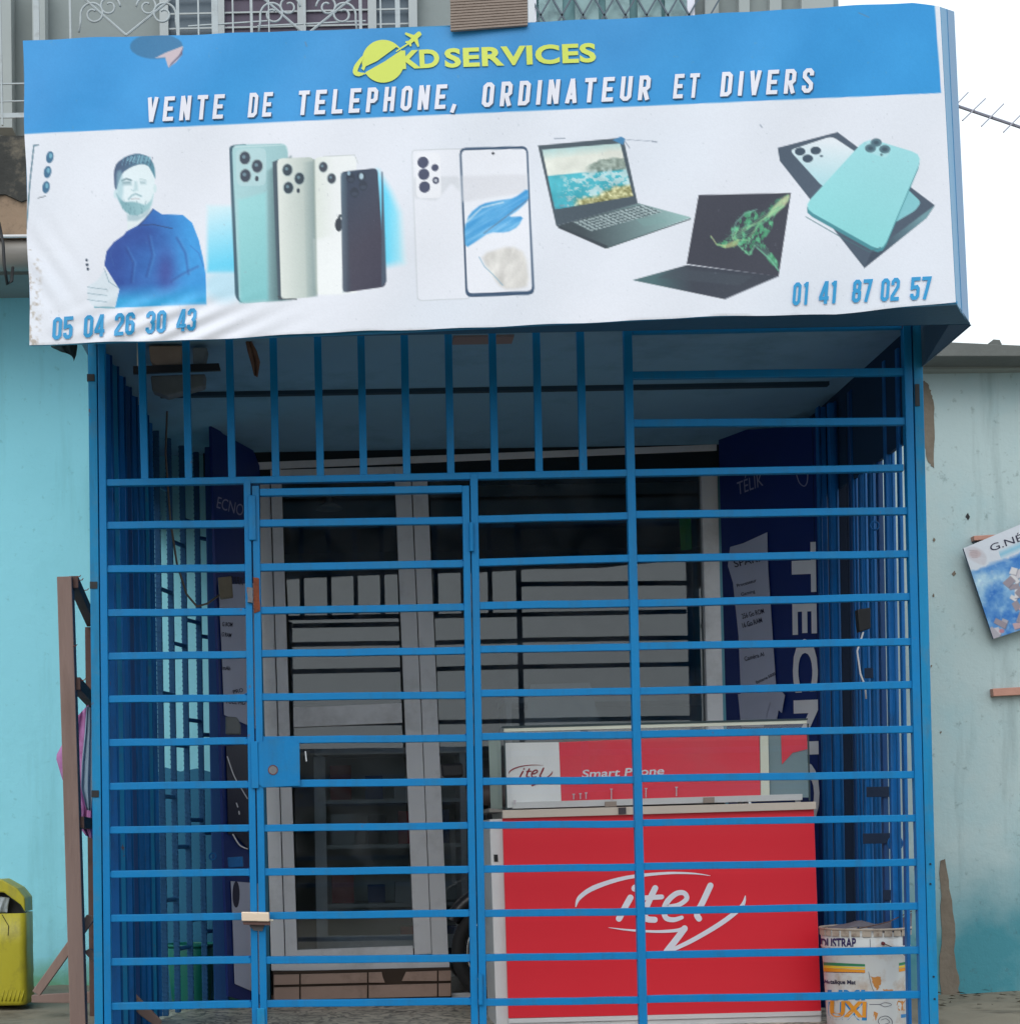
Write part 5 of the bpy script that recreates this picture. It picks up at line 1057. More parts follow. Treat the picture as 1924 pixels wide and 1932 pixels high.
MB().prism([K(9, 1634, 400), K(9, 1835, 400), K(9, 1845, 735), K(9, 1642, 735)], PB + .02, PB + .022).build('frosted_pane', mat('frosted_grey', rgb(128, 150, 158), .3), ct)
MB().prism([K(9, 1700, 405), K(9, 1835, 400), K(9, 1838, 480), K(9, 1760, 500), K(9, 1705, 560)], PB + .016, PB + .018).build('card', MATS['red_card'], ct)
for x0, x1, y0, y1 in ((775, 835, 757, 782), (1292, 1350, 735, 762)): MB().prism([K(9, x0, y0), K(9, x1, y0 - 2), K(9, x1, y1), K(9, x0, y1 + 2)], CYf + .012, CYf + .02).build('clip', mat('tan_clip', rgb(160, 145, 135), .5), ct)
MB().prism([K(9, 845, 788), K(9, 885, 786), K(9, 886, 822), K(9, 846, 824)], CYf - .026, CYf - .019).build('lock', mat('lock_grey', rgb(70, 64, 70), .4), ct)
fcn = lambda l, Yc: (lambda x, y: at(x, y, Yc - l))
redp = mat('dark_red_print', rgb(150, 36, 52), .5, bump=0)
lettering('Smart Phone', K(9, 652, 632), K(9, 1083, 614), 15, fcn(.0015, PB), printw, ct, offset=.02, space=1.0, shear=.2)
def itel(mp, wk, f, m):
    M = lambda *pts: [mp(*p) for p in pts]
    L = [([*M((908, 1262), (878, 1315), (848, 1372))], 33 * wk), ([*M((930, 1213), (932, 1210))], 34 * wk),
         (M((1038, 1212), (1010, 1270), (985, 1335), (992, 1372), (1035, 1378)), 32 * wk), (M((985, 1263), (1072, 1258)), 26 * wk),
         (M((1095, 1312), (1160, 1300), (1203, 1268), (1190, 1238), (1150, 1240), (1105, 1278), (1085, 1325), (1095, 1368), (1135, 1378), (1178, 1366)), [24 * wk, 24 * wk, 26 * wk, 26 * wk, 28 * wk, 30 * wk, 30 * wk, 28 * wk, 26 * wk, 20 * wk]),
         (M((1328, 1198), (1290, 1280), (1258, 1345), (1268, 1372)), 32 * wk),
         (M((620, 1312), (640, 1262), (720, 1208), (880, 1158), (1080, 1134), (1230, 1134), (1328, 1146)), [3 * wk, 22 * wk, 26 * wk, 20 * wk, 14 * wk, 9 * wk, 1.5 * wk]),
         (M((792, 1419), (900, 1432), (1040, 1440), (1150, 1434), (1195, 1420)), [2 * wk, 10 * wk, 14 * wk, 18 * wk, 22 * wk]),
         (M((1192, 1424), (1150, 1480), (1098, 1545)), [34 * wk, 34 * wk, 34 * wk]),
         (M((1120, 1540), (1240, 1482), (1390, 1392), (1490, 1310), (1512, 1250)), [20 * wk, 24 * wk, 26 * wk, 24 * wk, 3 * wk])]
    return strokes('logo', L, f, m, ct)
itel(lambda x, y: K(9, x, y), .3589, fcn(.0015, CYf), printw)
itel(lambda x, y: K(9, 268 + (x - 615) * .257, 562 + (y - 1125) * .262), .093, fcn(.0015, PB), redp)
# little acrylic stands in the case
acr = mat('clear_acrylic', rgb(205, 190, 200), .2)
for i, (x, y, hh) in enumerate(((610, 745, 30), (645, 744, 32), (675, 742, 34), (808, 748, 60), (990, 735, 50), (1150, 728, 50), (300, 770, 20))):
    s0 = empty('phone_stand', at(*K(9, x, y), CYf + .02), 'clear acrylic phone stand in the glass case, %s' % ('second from the left', 'third from the left', 'fourth from the left', 'tall one in the middle', 'third from the right', 'rightmost of the row', 'leftmost, in front of the white card')[i], 'phone stand', 'acrylic stands in the glass case')
    MB().prism([K(9, x - 7, y - hh), K(9, x + 7, y - hh), K(9, x + 7, y - hh + 6), K(9, x - 7, y - hh + 6)], CYf + .014, CYf + .019).build('lip', acr, s0)
    MB().prism([K(9, x - 2.5, y - hh + 6), K(9, x + 2.5, y - hh + 6), K(9, x + 3, y), K(9, x - 3, y)], CYf + .014, CYf + .017).build('stem', acr, s0)

# ------------------------------------------------------------------ PAINT BUCKET
Yb = .42; c0 = at(*K(10, 838, 1250), Yb); r0 = 84.5 * scl(Yb); zb = 0.016; ht = c0.z - zb; R_ = r0 - .006
bk = empty('paint_bucket', (c0.x, Yb, zb), 'big white metal paint bucket with rust stains and coloured stripes right of the red counter', 'bucket')
tinw = mat('white_tin', rgb(206, 208, 208), .4, var=.05, vscale=8, bump=.1, dirt=rgb(170, 130, 90), damt=.75, dscale=7)
zr = c0.z
taper = lambda z: R_ * (1 - .13 * (zr - z) / ht)
MB().lathe((c0.x, Yb, 0), [(0, zb), (taper(zb), zb), (taper(zb) + .002, zb + .01), (taper(.2), .2), (taper(zr - .075) + .0, zr - .075), (taper(zr - .07) + .004, zr - .068), (taper(zr - .06), zr - .06), (R_ - .001, zr - .012), (R_ - .012, zr - .012), (R_ - .014, zr - .05)], 56).build('body', tinw, bk, smooth=True)
rim = mat('rusty_rim', rgb(176, 162, 148), .5, dirt=rgb(96, 66, 52), damt=.8, dscale=28, var=.2, vscale=30)
MB().torus((c0.x, Yb, zr), R_ + .002, .0045, 'z', 64, 10).build('rim', rim, bk, smooth=True)
for i in range(26):
    a = 2 * math.pi * i / 26; a1 = a + .19
    V = []
    for rr, zz in ((R_ + .003, zr - .004), (R_ + .003, zr - .026), (R_ + .0005, zr - .026), (R_ + .0005, zr - .004)):
        V += [(c0.x + rr * math.cos(t), Yb + rr * math.sin(t), zz + random.uniform(-.001, .001)) for t in (a, a1)]
    MB().add(V, [(0, 1, 3, 2), (2, 3, 5, 4), (4, 5, 7, 6), (6, 7, 1, 0), (0, 2, 4, 6), (1, 7, 5, 3)]).build('rim_tab', rim, bk)
def onbk(x, y, lift=.0015):
    """photo position -> point on the bucket's wall"""
    o = Vector((CX, CY, CZ)); d = (at(x, y, 0) - o); t = (Yb - .1 - CY) / d.y
    for _ in range(6):
        z = (o + d * t).z; R2 = taper(z) + lift; a = d.x ** 2 + d.y ** 2; b = 2 * ((o.x - c0.x) * d.x + (o.y - Yb) * d.y); c = (o.x - c0.x) ** 2 + (o.y - Yb) ** 2 - R2 * R2
        D = b * b - 4 * a * c; t = (-b - math.sqrt(max(D, 0))) / (2 * a)
    return o + d * t
inkb = mat('purple_ink', rgb(52, 44, 96), .5, bump=0)
def bkpoly(name, pts, m, lift=.0012, n=14):
    """strip between an upper and a lower outline wrapped on the bucket"""
    (a, b), (c, d) = pts; V = []
    for i in range(n + 1):
        t = i / n; V += [onbk(*Vector(a).lerp(Vector(b), t), lift), onbk(*Vector(c).lerp(Vector(d), t), lift)]
    return obj(name, V, [(2 * i, 2 * i + 1, 2 * i + 3, 2 * i + 2) for i in range(n)], m, bk, smooth=True)
k10 = lambda x, y: K(10, x, y)
lettering('DUSTRAP', k10(528, 1395), k10(775, 1392), 68 * .2692, lambda x, y: onbk(x, y, .002), inkb, bk, offset=.03)
lettering('Me', k10(552, 1640), k10(590, 1646), 24 * .2692, lambda x, y: onbk(x, y, .002), inkb, bk, offset=.01); lettering('talique Mat', k10(592, 1646), k10(772, 1650), 30 * .2692, lambda x, y: onbk(x, y, .002), ink, bk, offset=.03)
for (y0, y1, col, nme) in ((1494, 1516, (50, 130, 90), 'green'), (1516, 1534, (232, 196, 60), 'yellow'), (1534, 1560, (228, 150, 40), 'orange')):
    mm = mat('stripe_' + nme, rgb(*col), .45, bump=0)
    bkpoly('stripe', ((k10(546, y0), k10(838, y0 + 14)), (k10(548, y1), k10(838, y1 + 8))), mm); bkpoly('stripe', ((k10(1076, y0 + 6), k10(1138, y0 - 6)), (k10(1076, y1 + 2), k10(1138, y1 - 10))), mm)
bkpoly('stripe', ((k10(546, 1560), k10(838, 1566)), (k10(548, 1564), k10(838, 1570))), inkb)
bl2 = mat('bright_blue_ink', rgb(36, 132, 196), .45, bump=0); orr = mat('orange_ink', rgb(226, 150, 44), .5, var=.15, vscale=20, bump=0)
lettering('UMI', k10(575, 1762), k10(838, 1762), 74 * .2692, lambda x, y: onbk(x, y, .002), bl2, bk, offset=.04)
lettering('UXI', k10(578, 1895), k10(850, 1903), 125 * .2692, lambda x, y: onbk(x, y, .0015), bl2, bk, offset=.055, name='lettering_shadow')
lettering('UXI', k10(590, 1876), k10(846, 1882), 112 * .2692, lambda x, y: onbk(x, y, .0028), orr, bk, offset=.04)
bkpoly('print_line', ((k10(868, 1788), k10(950, 1788)), (k10(868, 1792), k10(950, 1792))), ink)
strokes('print_figure', [([k10(945, 1790), k10(975, 1778), k10(1015, 1784), k10(1020, 1796), k10(975, 1806), k10(945, 1790)], .8), ([k10(945 + 0, 1880), k10(990, 1872), k10(1025, 1900), k10(1020, 1940), k10(960, 1945), k10(930, 1910), k10(945, 1880)], 1.1), ([k10(950, 1900), k10(985, 1890), k10(1010, 1915), k10(975, 1930)], .8), ([k10(872, 1330), k10(875, 1395)], .9), ([k10(862, 1560), k10(880, 1650), k10(905, 1710)], .8)], lambda x, y: onbk(x, y, .002), ink, bk)
bkpoly('print_block', ((k10(1105, 1312), k10(1138, 1308)), (k10(1105, 1380), k10(1138, 1376))), inkb, .0015, 4); bkpoly('print_block', ((k10(1090, 1860), k10(1132, 1856)), (k10(1090, 1885), k10(1132, 1880))), bl2, .0015, 4)
rs_ = mat('rust_stain', rgb(196, 132, 66), .7, var=.3, vscale=30, bump=0)
def stainp(pts): 
    c = Vector((sum(p[0] for p in pts) / len(pts), sum(p[1] for p in pts) / len(pts))); V = [onbk(*c, .001)] + [onbk(*p, .001) for p in pts]; n = len(pts)
    obj('rust_stain', V, [(0, 1 + i, 1 + (i + 1) % n) for i in range(n)], rs_, bk)
stainp(ragged([k10(875, 1590), k10(950, 1600), k10(945, 1650), k10(925, 1692), k10(898, 1660)], 1.6, 6)); stainp(ragged([k10(1058, 1770), k10(1135, 1765), k10(1130, 1825), k10(1080, 1840)], 2, 6)); stainp(ragged([k10(960, 1685), k10(1035, 1690), k10(1030, 1720), k10(970, 1708)], 1.5, 5)); stainp(ragged([k10(900, 1840), k10(925, 1850), k10(915, 1900), k10(895, 1910)], 1.2, 5))
lg = onbk(*k10(963, 1362), .001); MB().tube([lg + Vector((0, .004, 0)), lg - Vector((0, .010, 0))], [.0075, .006], 16).build('handle_lug', mat('maroon_lug', rgb(105, 40, 44), .5), bk, smooth=True)
MB().tube([lg - Vector((0, .008, 0)), onbk(*k10(1030, 1388), .01), onbk(*k10(1110, 1440), .012), onbk(*k10(1140, 1470), .012)], .0018, 6).build('handle', mat('wire_grey', rgb(90, 84, 80), .5), bk, smooth=True)
# crumpled grey sheet in the bucket
V = []; Fc = []; n_ = 22; m_ = 10
for j in range(m_ + 1):
    for i in range(n_ + 1):
        u = i / n_; v = j / m_; x, y = k10(575 + 590 * u, 1255 - 4 * u); p = at(x, y, Yb - .1 + .2 * v)
        h_ = .012 + .022 * math.sin(math.pi * min(u * 1.35, 1)) ** 1.5 + (.05 * max(0, u - .62) / .38 if v > .3 else 0) + .006 * math.sin(u * 19 + v * 7) * math.sin(v * 9)
        rad = math.hypot(p.x - c0.x, p.y - Yb); 
        if rad > R_ - .012 and u < .85: k_ = (R_ - .012) / rad; p.x = c0.x + (p.x - c0.x) * k_; p.y = Yb + (p.y - Yb) * k_
        V.append((p.x, p.y, zr - .012 + h_ * (.35 + .65 * math.sin(math.pi * (.15 + .7 * v)))))
for j in range(m_):
    for i in range(n_): a = j * (n_ + 1) + i; Fc.append((a, a + 1, a + n_ + 2, a + n_ + 1))
o = obj('grey_sheet', V, Fc, mat('grey_fabric', rgb(104, 100, 108), .9, var=.2, vscale=30, bump=.8, bscale=80), None, smooth=True, label='crumpled dark grey sheet lying in the open top of the paint bucket', cat='sheet')
sm = o.modifiers.new('solid', 'SOLIDIFY'); sm.thickness = .003
for p, q in ((k10(760, 1262), k10(1160, 1140)), (k10(1010, 1205), k10(1165, 1128))):
    pass
MB().tube([at(*k10(745, 1268), Yb - .13), at(*k10(900, 1236), Yb - .12), at(*k10(1010, 1208), Yb - .1), at(*k10(1165, 1135), Yb - .02)], .0022, 6).build('thin_stick', woodd, None, label='thin dark stick lying across the open paint bucket', cat='stick')

# ------------------------------------------------------------------ GREEN BIN
Yg = 1.78; c1_ = at(359, 1783, Yg); zg = .016; rg = 46 * scl(Yg)
gb = empty('green_bin', (c1_.x, Yg, zg), 'dark green plastic bin standing behind the left bars', 'bin')
grm = mat('green_plastic', rgb(16, 104, 92), .4, var=.1, bump=.05)
MB().lathe((c1_.x, Yg, 0), [(0, zg), (rg * .76, zg), (rg * .8, zg + .03), (rg * .97, c1_.z - .02), (rg * .93, c1_.z), (rg * .72, zg + .03), (0, zg + .03)], 40).build('body', grm, gb, smooth=True)
MB().torus((c1_.x, Yg, c1_.z), rg * .98, .007, 'z', 48, 8).build('rim', grm, gb, smooth=True)

# ------------------------------------------------------------------ MOTORCYCLE (mostly behind the counter)
Ym = 1.38; wc = at(958, 1796, Ym); R1 = wc.z - .014; R1 = max(R1, .24)
wc.z = .014 + R1
mo = empty('motorcycle', (wc.x + .6, Ym, .014), 'dark motorcycle parked behind the red counter, only its spoked wheel and seat end showing', 'motorcycle')
for k_, dx in enumerate((0, 1.22)):
    c = Vector((wc.x + dx, Ym, wc.z)); wh = MB().torus(c, R1 - .03, .03, 'y', 48, 12).build('tyre', rubber, mo, smooth=True)
    MB().torus(c, R1 - .07, .009, 'y', 40, 8).build('rim', chrome, wh, smooth=True); MB().tube([c - Vector((0, .05, 0)), c + Vector((0, .05, 0))], .03, 16).build('hub', chrome, wh)
    sp_ = MB()
    for i in range(18):
        a = 2 * math.pi * i / 18; sp_.tube([c + Vector((.028 * math.cos(a + .5), (-1) ** i * .03, .028 * math.sin(a + .5))), c + Vector(((R1 - .07) * math.cos(a), 0, (R1 - .07) * math.sin(a)))], .0016, 5)
    sp_.build('spokes', chrome, wh)
bkm = mat('black_plastic', (.016, .016, .02), .3); c = wc
MB().torus(c, R1 + .035, .035, 'y', 20, 8, math.radians(20), math.radians(150)).build('mudguard', bkm, mo, smooth=True)
sz = at(870, 1500, Ym).z
MB().tube([(c.x - .17, Ym, sz - .01), (c.x - .05, Ym, sz), (c.x + .2, Ym, sz - .03), (c.x + .5, Ym, sz - .06)], [.035, .05, .06, .05], 14).build('seat', mat('seat_leather', rgb(88, 74, 72), .5), mo, smooth=True)
MB().tube([(c.x + .45, Ym, sz - .08), (c.x + .6, Ym, sz - .0), (c.x + .8, Ym, sz + .02), (c.x + .93, Ym, sz - .04)], [.05, .11, .12, .05], 16).build('tank', bkm, mo, smooth=True)
MB().tube([(c.x - .08, Ym, sz - .08), (c.x + .3, Ym, sz - .2), (c.x + .6, Ym, .35), (c.x + .95, Ym, sz - .05)], .03, 10).tube([(c.x, Ym + .06, c.z), (c.x + .5, Ym + .05, .3)], .02, 8).tube([(c.x, Ym - .07, c.z), (c.x + .02, Ym - .07, sz - .1)], .018, 8).build('frame', bkm, mo, smooth=True)
MB().tube([(c.x - .12, Ym - .11, .33), (c.x + .3, Ym - .11, .26), (c.x + .6, Ym - .08, .3)], [.035, .035, .02], 12).build('exhaust', chrome, mo, smooth=True)
MB().box(c.x + .42, c.x + .72, Ym - .1, Ym + .1, .22, .48).build('engine', mat('engine_grey', rgb(70, 72, 75), .5), mo, bevel=.02)
MB().tube([(c.x + 1.22, Ym + .07, c.z), (c.x + 1.0, Ym + .05, sz + .15)], .018, 8).tube([(c.x + 1.22, Ym - .07, c.z), (c.x + 1.0, Ym - .05, sz + .15)], .018, 8).build('fork', chrome, mo)
MB().tube([(c.x + .9, Ym - .3, sz + .2), (c.x + 1.0, Ym - .1, sz + .15), (c.x + 1.0, Ym + .1, sz + .15), (c.x + .9, Ym + .3, sz + .2)], .012, 8).build('handlebar', bkm, mo, smooth=True)
MB().prism([K(8, 1120, 560), K(8, 1235, 556), K(8, 1240, 628), K(8, 1126, 632)], Ym + .1, Ym + .2).build('luggage_box', bkm, mo, bevel=.01)

# ------------------------------------------------------------------ LEFT SIDE: wooden rack, cloths, jerrycan
Yw = .38
rk = empty('wooden_rack', at(140, 1960, Yw), 'rough weathered wooden rack standing left of the grille against the turquoise wall', 'rack')
def plank(pts, Y, d, m=wood, name='plank', **kw): return MB().prism(pts, Y, Y + d).build(name, m, rk, bevel=.003, **kw)
plank([(107, 1088), (135, 1087), (164, 2010), (134, 2010)], Yw, .06, name='post')
plank([(160, 1183), (176, 1183), (190, 1990), (170, 1990)], Yw + .55, .05, woodd, name='post')
def recede(p, q, wd, Ya, Yb_, m=woodd):
    a = at(*p, Ya); b = at(*q, Yb_); d = (b - a).normalized(); s_ = Vector((0, 0, 1)) * wd * scl(Ya) / 2; t = Vector((.018, 0, 0)); V = [a - s_ - t, a - s_ + t, a + s_ + t, a + s_ - t, b - s_ - t, b - s_ + t, b + s_ + t, b + s_ - t]
    return MB().add(V, [(3, 2, 1, 0), (4, 5, 6, 7), (0, 1, 5, 4), (1, 2, 6, 5), (2, 3, 7, 6), (3, 0, 4, 7)]).build('rail', m, rk, bevel=.002)
recede((139, 1098), (172, 1172), 23, Yw + .02, Yw + .56); recede((143, 1290), (175, 1325), 24, Yw + .02, Yw + .56); recede((150, 1552), (178, 1556), 22, Yw + .02, Yw + .56)
plank([K(7, 168, 1755), K(7, 455, 1352), K(7, 492, 1362), K(7, 490, 1385), K(7, 208, 1778)], Yw + .09, .03, name='brace')
plank([K(7, 438, 1545), K(7, 475, 1528), K(7, 850, 1915), K(7, 830, 1950), K(7, 735, 1880)], Yw + .1, .03, name='brace')
plank([K(7, 165, 1775), K(7, 495, 1755), K(7, 500, 1818), K(7, 165, 1815)], Yw + .6, .03, name='foot_board')
for x, y, a in ((424, 1365, .5), (452, 1418, -.6), (392, 1712, .2), (436, 1892, .3), (410, 1348, 1)):
    p = K(4, x, y); MB().tube([at(p[0] - 3, p[1] + 1, Yw), at(p[0] + 3, p[1], Yw), at(p[0] + 5, p[1] - 3, Yw)], .0018, 6).build('nail', rustm, rk)
pinkm = mat('pink_cloth', rgb(176, 120, 172), .9, var=.35, vscale=26, bump=.6, bscale=20, dirt=rgb(150, 70, 120), damt=.8, dscale=14)
V, Fc = cloth([K(7, 385, 330), K(7, 340, 430), K(7, 292, 520), K(7, 330, 650), K(7, 395, 720), K(7, 420, 800), K(7, 410, 880), K(7, 450, 935)], [K(7, 465, 245), K(7, 480, 350), K(7, 485, 480), K(7, 485, 600), K(7, 485, 700), K(7, 490, 800), K(7, 490, 900), K(7, 492, 955)], Yw + .3, .012, 16, 30, 3)
obj('pink_cloth', V, Fc, pinkm, None, smooth=True, label='pink patterned cloth hanging on the wooden rack', cat='cloth')
V, Fc = cloth([K(7, 455, 255), K(7, 445, 400), K(7, 430, 550), K(7, 425, 680), K(7, 455, 800)], [K(7, 478, 262), K(7, 482, 400), K(7, 485, 550), K(7, 488, 690), K(7, 478, 805)], Yw + .24, .01, 14, 26, 5)
obj('striped_cloth', V, Fc, mat('pale_blue_cloth', rgb(150, 172, 190), .9, var=.45, vscale=22, stretch=(1, 1, .08), bump=.5), None, smooth=True, label='pale blue and white striped cloth hanging in front of the pink cloth', cat='cloth')
# jerrycan with its side cut open
Yj = 1.2; jc = empty('jerrycan', at(15, 1898, Yj), 'yellow plastic jerrycan cut open near the top, standing at the far left edge', 'jerrycan')
ym = mat('yellow_plastic', rgb(178, 168, 44), .42, var=.1, vscale=6, bump=.2, runs=.5, dirt=rgb(112, 104, 44), damt=.7, dscale=8)
body = MB(); LX0 = -46; yT, yB = 1800, 1898
prof = [(-52, 1800), (47.5, 1800), (48.5, 1880), (44, 1898), (-50, 1898), (-54, 1880)]
def loft(secs, m, name, parent, smooth=True, closed=True, bev=0):
    b = MB(); n = len(secs[0]); V = [v for s_ in secs for v in s_]; Fc = []
    for i in range(len(secs) - 1):
        for k_ in range(n): Fc.append((i * n + k_, i * n + (k_ + 1) % n, (i + 1) * n + (k_ + 1) % n, (i + 1) * n + k_))
    if closed: Fc += [tuple(range(n - 1, -1, -1)), tuple(range((len(secs) - 1) * n, len(secs) * n))]
    return b.add(V, Fc).build(name, m, parent, smooth=smooth, bevel=bev)
def rr_sec(cx, cy, hx, hy, z, r=.03, n=6):
    P = []
    for qx, qy, a0 in ((1, 1, 0), (-1, 1, 90), (-1, -1, 180), (1, -1, 270)):
        for k_ in range(n): a = math.radians(a0 + 90 * k_ / (n - 1)); P.append(Vector((cx + qx * (hx - r) + r * math.cos(a), cy + qy * (hy - r) + r * math.sin(a), z)))
    return P
jx0 = at(-60, 1800, Yj).x; jx1 = at(49, 1800, Yj).x; jcx = (jx0 + jx1) / 2; hx = (jx1 - jx0) / 2; zB = at(20, 1898, Yj).z; zT = at(20, 1801, Yj).z; zM = at(20, 1724, Yj).z
secs = []
for t, k_ in ((0, .93), (.03, .98), (.08, 1), (.3, .985), (.34, 1), (.62, .99), (.66, 1), (1, 1)): secs.append(rr_sec(jcx, Yj + .1, hx * k_, .1 * k_, zB + (zM - zB) * t))
loft(secs + [rr_sec(jcx, Yj + .1, hx - .006, .094, zM), rr_sec(jcx, Yj + .1, hx - .012, .088, zM - .12)], ym, 'body', jc)
a_, b_, c_ = K(7, -60, 1168), K(7, 20, 1163), K(7, 132, 1262)
MB().prism([K(7, -180, 1175), K(7, 8, 1165), K(7, 90, 1212), K(7, 130, 1262), K(7, 132, 1340), K(7, 108, 1300), K(7, 20, 1235), K(7, -180, 1230)], Yj + .01, Yj + .19).build('shoulder', ym, jc, bevel=.006)
MB().prism([K(7, -180, 1228), K(7, 18, 1236), K(7, 105, 1300), K(7, 132, 1350), K(7, -180, 1360)], Yj + .1, Yj + .17).build('hollow_shade', black, jc)  # black block stands in for the shade inside the cut can
for i in range(6):
    x = 8 + i * 21; MB().tube([at(*K(7, x, 1805), Yj - .001), at(*K(7, x + 14, 1748), Yj - .001)], [.004, .001], 8).build('rib', ym, jc, smooth=True)
MB().tube([at(*K(7, 10, 1350), Yj - .002), at(*K(7, 30, 1385), Yj - .002), at(*K(7, 45, 1410), Yj - .002), at(*K(7, 42, 1460), Yj - .002)], .0016, 6).build('crack', black, jc)
V, Fc = cloth([K(7, -60, 1250), K(7, -60, 1340)], [K(7, 50, 1262), K(7, 38, 1342)], Yj + .05, .01, 12, 10, 9)
obj('plastic_bag', V, Fc, mat('clear_bag', rgb(180, 190, 196), .25, var=.4, vscale=40), None, smooth=True, label='crumpled clear plastic bag stuffed in the opening of the yellow jerrycan', cat='bag')
# green algae stain low on the left wall
alg = mat('algae', rgb(96, 158, 104), .95, var=.3, vscale=14, bump=.5)
m = wl; n = m.node_tree
def _alg():
    L = n.links.new; b = n.nodes['Principled BSDF']; src = b.inputs['Base Color'].links[0].from_socket
    g = n.nodes.new('ShaderNodeNewGeometry'); sp = n.nodes.new('ShaderNodeSeparateXYZ'); L(g.outputs['Position'], sp.inputs[0])
    q = n.nodes.new('ShaderNodeTexNoise'); q.inputs['Scale'].default_value = 6; q.inputs['Detail'].default_value = 8; L(g.outputs['Position'], q.inputs[0])
    a = n.nodes.new('ShaderNodeMath'); a.operation = 'MULTIPLY_ADD'; L(q.outputs[0], a.inputs[0]); a.inputs[1].default_value = .35; L(sp.outputs[2], a.inputs[2])
    r = n.nodes.new('ShaderNodeMapRange'); L(a.outputs[0], r.inputs[0]); r.inputs[1].default_value = .45; r.inputs[2].default_value = .30; r.inputs[3].default_value = 0; r.inputs[4].default_value = .85
    x = n.nodes.new('ShaderNodeMix'); x.data_type = 'RGBA'; L(r.outputs[0], x.inputs[0]); L(src, x.inputs[6]); x.inputs[7].default_value = rgb(104, 160, 110); L(x.outputs[2], b.inputs['Base Color'])
_alg()

# ------------------------------------------------------------------ RIGHT WALL: poster and wood strips
pY = FY - .03
po = empty('poster_board', at(1890, 1200, pY), 'tilted blue and white printed board hanging on the pale wall at the right edge', 'poster')
TLp, BLp = Vector(K(11, 568, 640)), Vector(K(11, 780, 1278)); ex = Vector((966 - 570, (455 - 640))) * .268; 
TRp = TLp + Vector((190, -80)); BRp = BLp + Vector((190, -62))
hN, wN = 170, 190; s2, t2 = np.meshgrid(np.linspace(0, 1, wN), np.linspace(0, 1, hN))
QX = (TLp.x * (1 - s2) + TRp.x * s2) * (1 - t2) + (BLp.x * (1 - s2) + BRp.x * s2) * t2; QY = (TLp.y * (1 - s2) + TRp.y * s2) * (1 - t2) + (BLp.y * (1 - s2) + BRp.y * s2) * t2
pp = Paint(QX, QY, (206, 212, 222)); nz = fbm(QX, QY, 26, 5); n2 = fbm(QX * 1.2, QY, 11, 4)
a = np.clip((t2 - .24 + (nz - .5) * .12) * 30, 0, 1); pp.blend(a, np.stack([104 + (nz - .5) * 260, 156 + (nz - .5) * 190, 208 + (nz - .5) * 70], -1))
pp.blend(np.clip((n2 - .6) * 3, 0, .5) * a, (150, 180, 215))
a = np.clip((.26 - np.abs(t2 - .22 + s2 * .04) * 5) * 4, 0, 1) * (s2 > .3); pp.blend(a * .8, (122, 186, 214))
lowm = np.clip((t2 - .62 + s2 * .75 * 1.6 * (s2 < .9) - .25 + (n2 - .5) * .3) * 12, 0, 1)
pp.blend(lowm * .0, (180, 180, 190))
rp = random.Random(5)
for i in range(60):
    s_ = rp.uniform(.0, 1); t_ = rp.uniform(max(.28, .95 - s_ * 1.5), .97)
    if s_ < .25 and t_ < .78: continue
    c = Vector(((TLp.x * (1 - s_) + TRp.x * s_) * (1 - t_) + (BLp.x * (1 - s_) + BRp.x * s_) * t_, (TLp.y * (1 - s_) + TRp.y * s_) * (1 - t_) + (BLp.y * (1 - s_) + BRp.y * s_) * t_))
    a = rp.uniform(0, 3); u = Vector((math.cos(a), math.sin(a))); v = Vector((-u.y, u.x)); l1, l2 = rp.uniform(6, 13), rp.uniform(4, 9); g_ = rp.choice(((196, 192, 200), (170, 166, 176), (212, 210, 214), (150, 140, 150), (190, 160, 165)))
    q = [c + u * l1 + v * l2, c - u * l1 + v * l2 * .8, c - u * l1 - v * l2, c + u * l1 * .9 - v * l2]
    pp.poly([(p.x + 1, p.y + 1.5) for p in q], (96, 92, 112), 2, .6); pp.poly([tuple(p) for p in q], g_, 1.5)
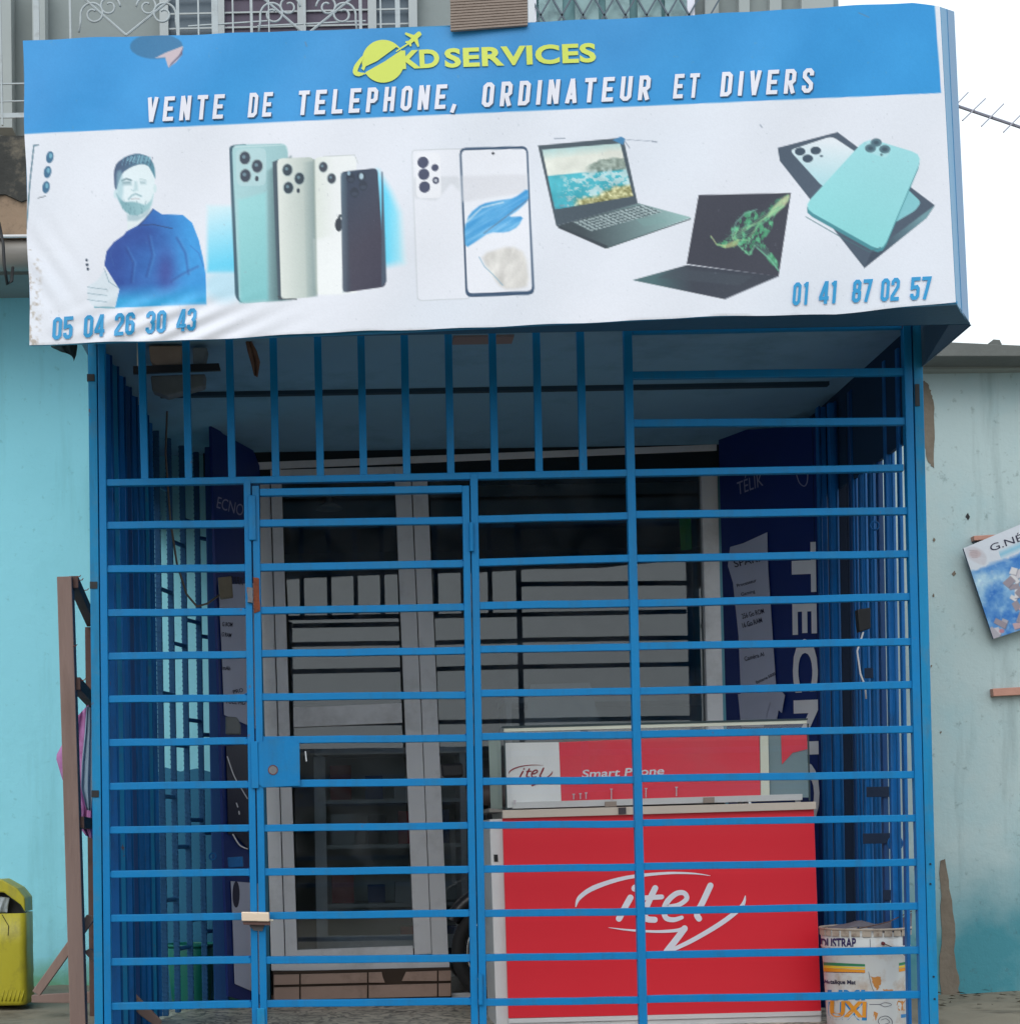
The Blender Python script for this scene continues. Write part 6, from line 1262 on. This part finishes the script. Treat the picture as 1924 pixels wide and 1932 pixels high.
pp.poly(rnd([K(11, *p) for p in ((575, 640), (640, 625), (700, 650), (735, 700), (720, 765), (660, 745), (600, 710))], .2), (196, 196, 204), 4); pp.ell(K(11, 650, 680), 11, 8, (186, 166, 168), 6, .7); pp.ell(K(11, 838, 1222), 5, 4, (200, 120, 130), 2.5, .8)
for i in range(4): pp.line([K(11, 612 + i * 6, 655 + i * 16), K(11, 665, 660 + i * 14)], 1.4, (150, 136, 144), 1.6, .6)
pv = np.stack([np.array(at(float(x), float(y), pY - .012)) for x, y in zip(QX.ravel(), QY.ravel())]).reshape(QX.shape + (3,))
grid_obj('print', pv, pp.C, vc_mat('poster_print', .35, .35, 12), po)
MB().prism([TLp, TRp, BRp, BLp], pY - .0105, pY + .004).build('backing', mat('poster_backing', rgb(60, 84, 110), .6), po, bevel=.002)
lettering('G.NÉRAL', K(11, 765, 662), (1980, 1002), 13, lambda x, y: at(x, y, pY - .0135), ink, po, offset=-.0)
pw = mat('pink_pine', rgb(196, 146, 130), .8, var=.2, vscale=12, bump=.4, stretch=(1, 1, 4))
MB().prism([K(11, 640, 552), K(11, 820, 542), K(11, 830, 572), K(11, 645, 585)], FY - .02, FY + .018).build('wood_strip', pw, None, bevel=.002, label='short pinkish wood strip showing behind the top of the tilted board', cat='wood strip')
MB().prism([K(11, 775, 1628), K(11, 1300, 1600), K(11, 1300, 1655), K(11, 780, 1682)], FY - .02, FY + .018).build('wood_strip', pw, None, bevel=.002, label='pinkish wood strip nailed to the wall below the tilted board', cat='wood strip')

# dry leaves and pebbles on the ground at the right foot of the wall
lf = MB(); rl = random.Random(11)
for i in range(70):
    x = rl.uniform(2.3, 3.4); y = rl.uniform(1.2, 1.88); a = rl.uniform(0, 6.3); l1 = rl.uniform(.008, .03); u = Vector((math.cos(a), math.sin(a), 0)); v = Vector((-u.y, u.x, 0)) * .45; c = Vector((x, y, .008)); up3 = Vector((0, 0, rl.uniform(.002, .007)))
    lf.add([c - u * l1, c - v * l1 + up3, c + u * l1, c + v * l1 + up3 * .5], [(0, 1, 2), (0, 2, 3)])
lf.build('leaf_litter', mat('dead_leaf', rgb(66, 58, 44), .9, var=.4, vscale=30), None, org=(2.8, 1.6, 0), kind='stuff')
for o in bpy.data.objects:
    if 'org' in o: del o['org']
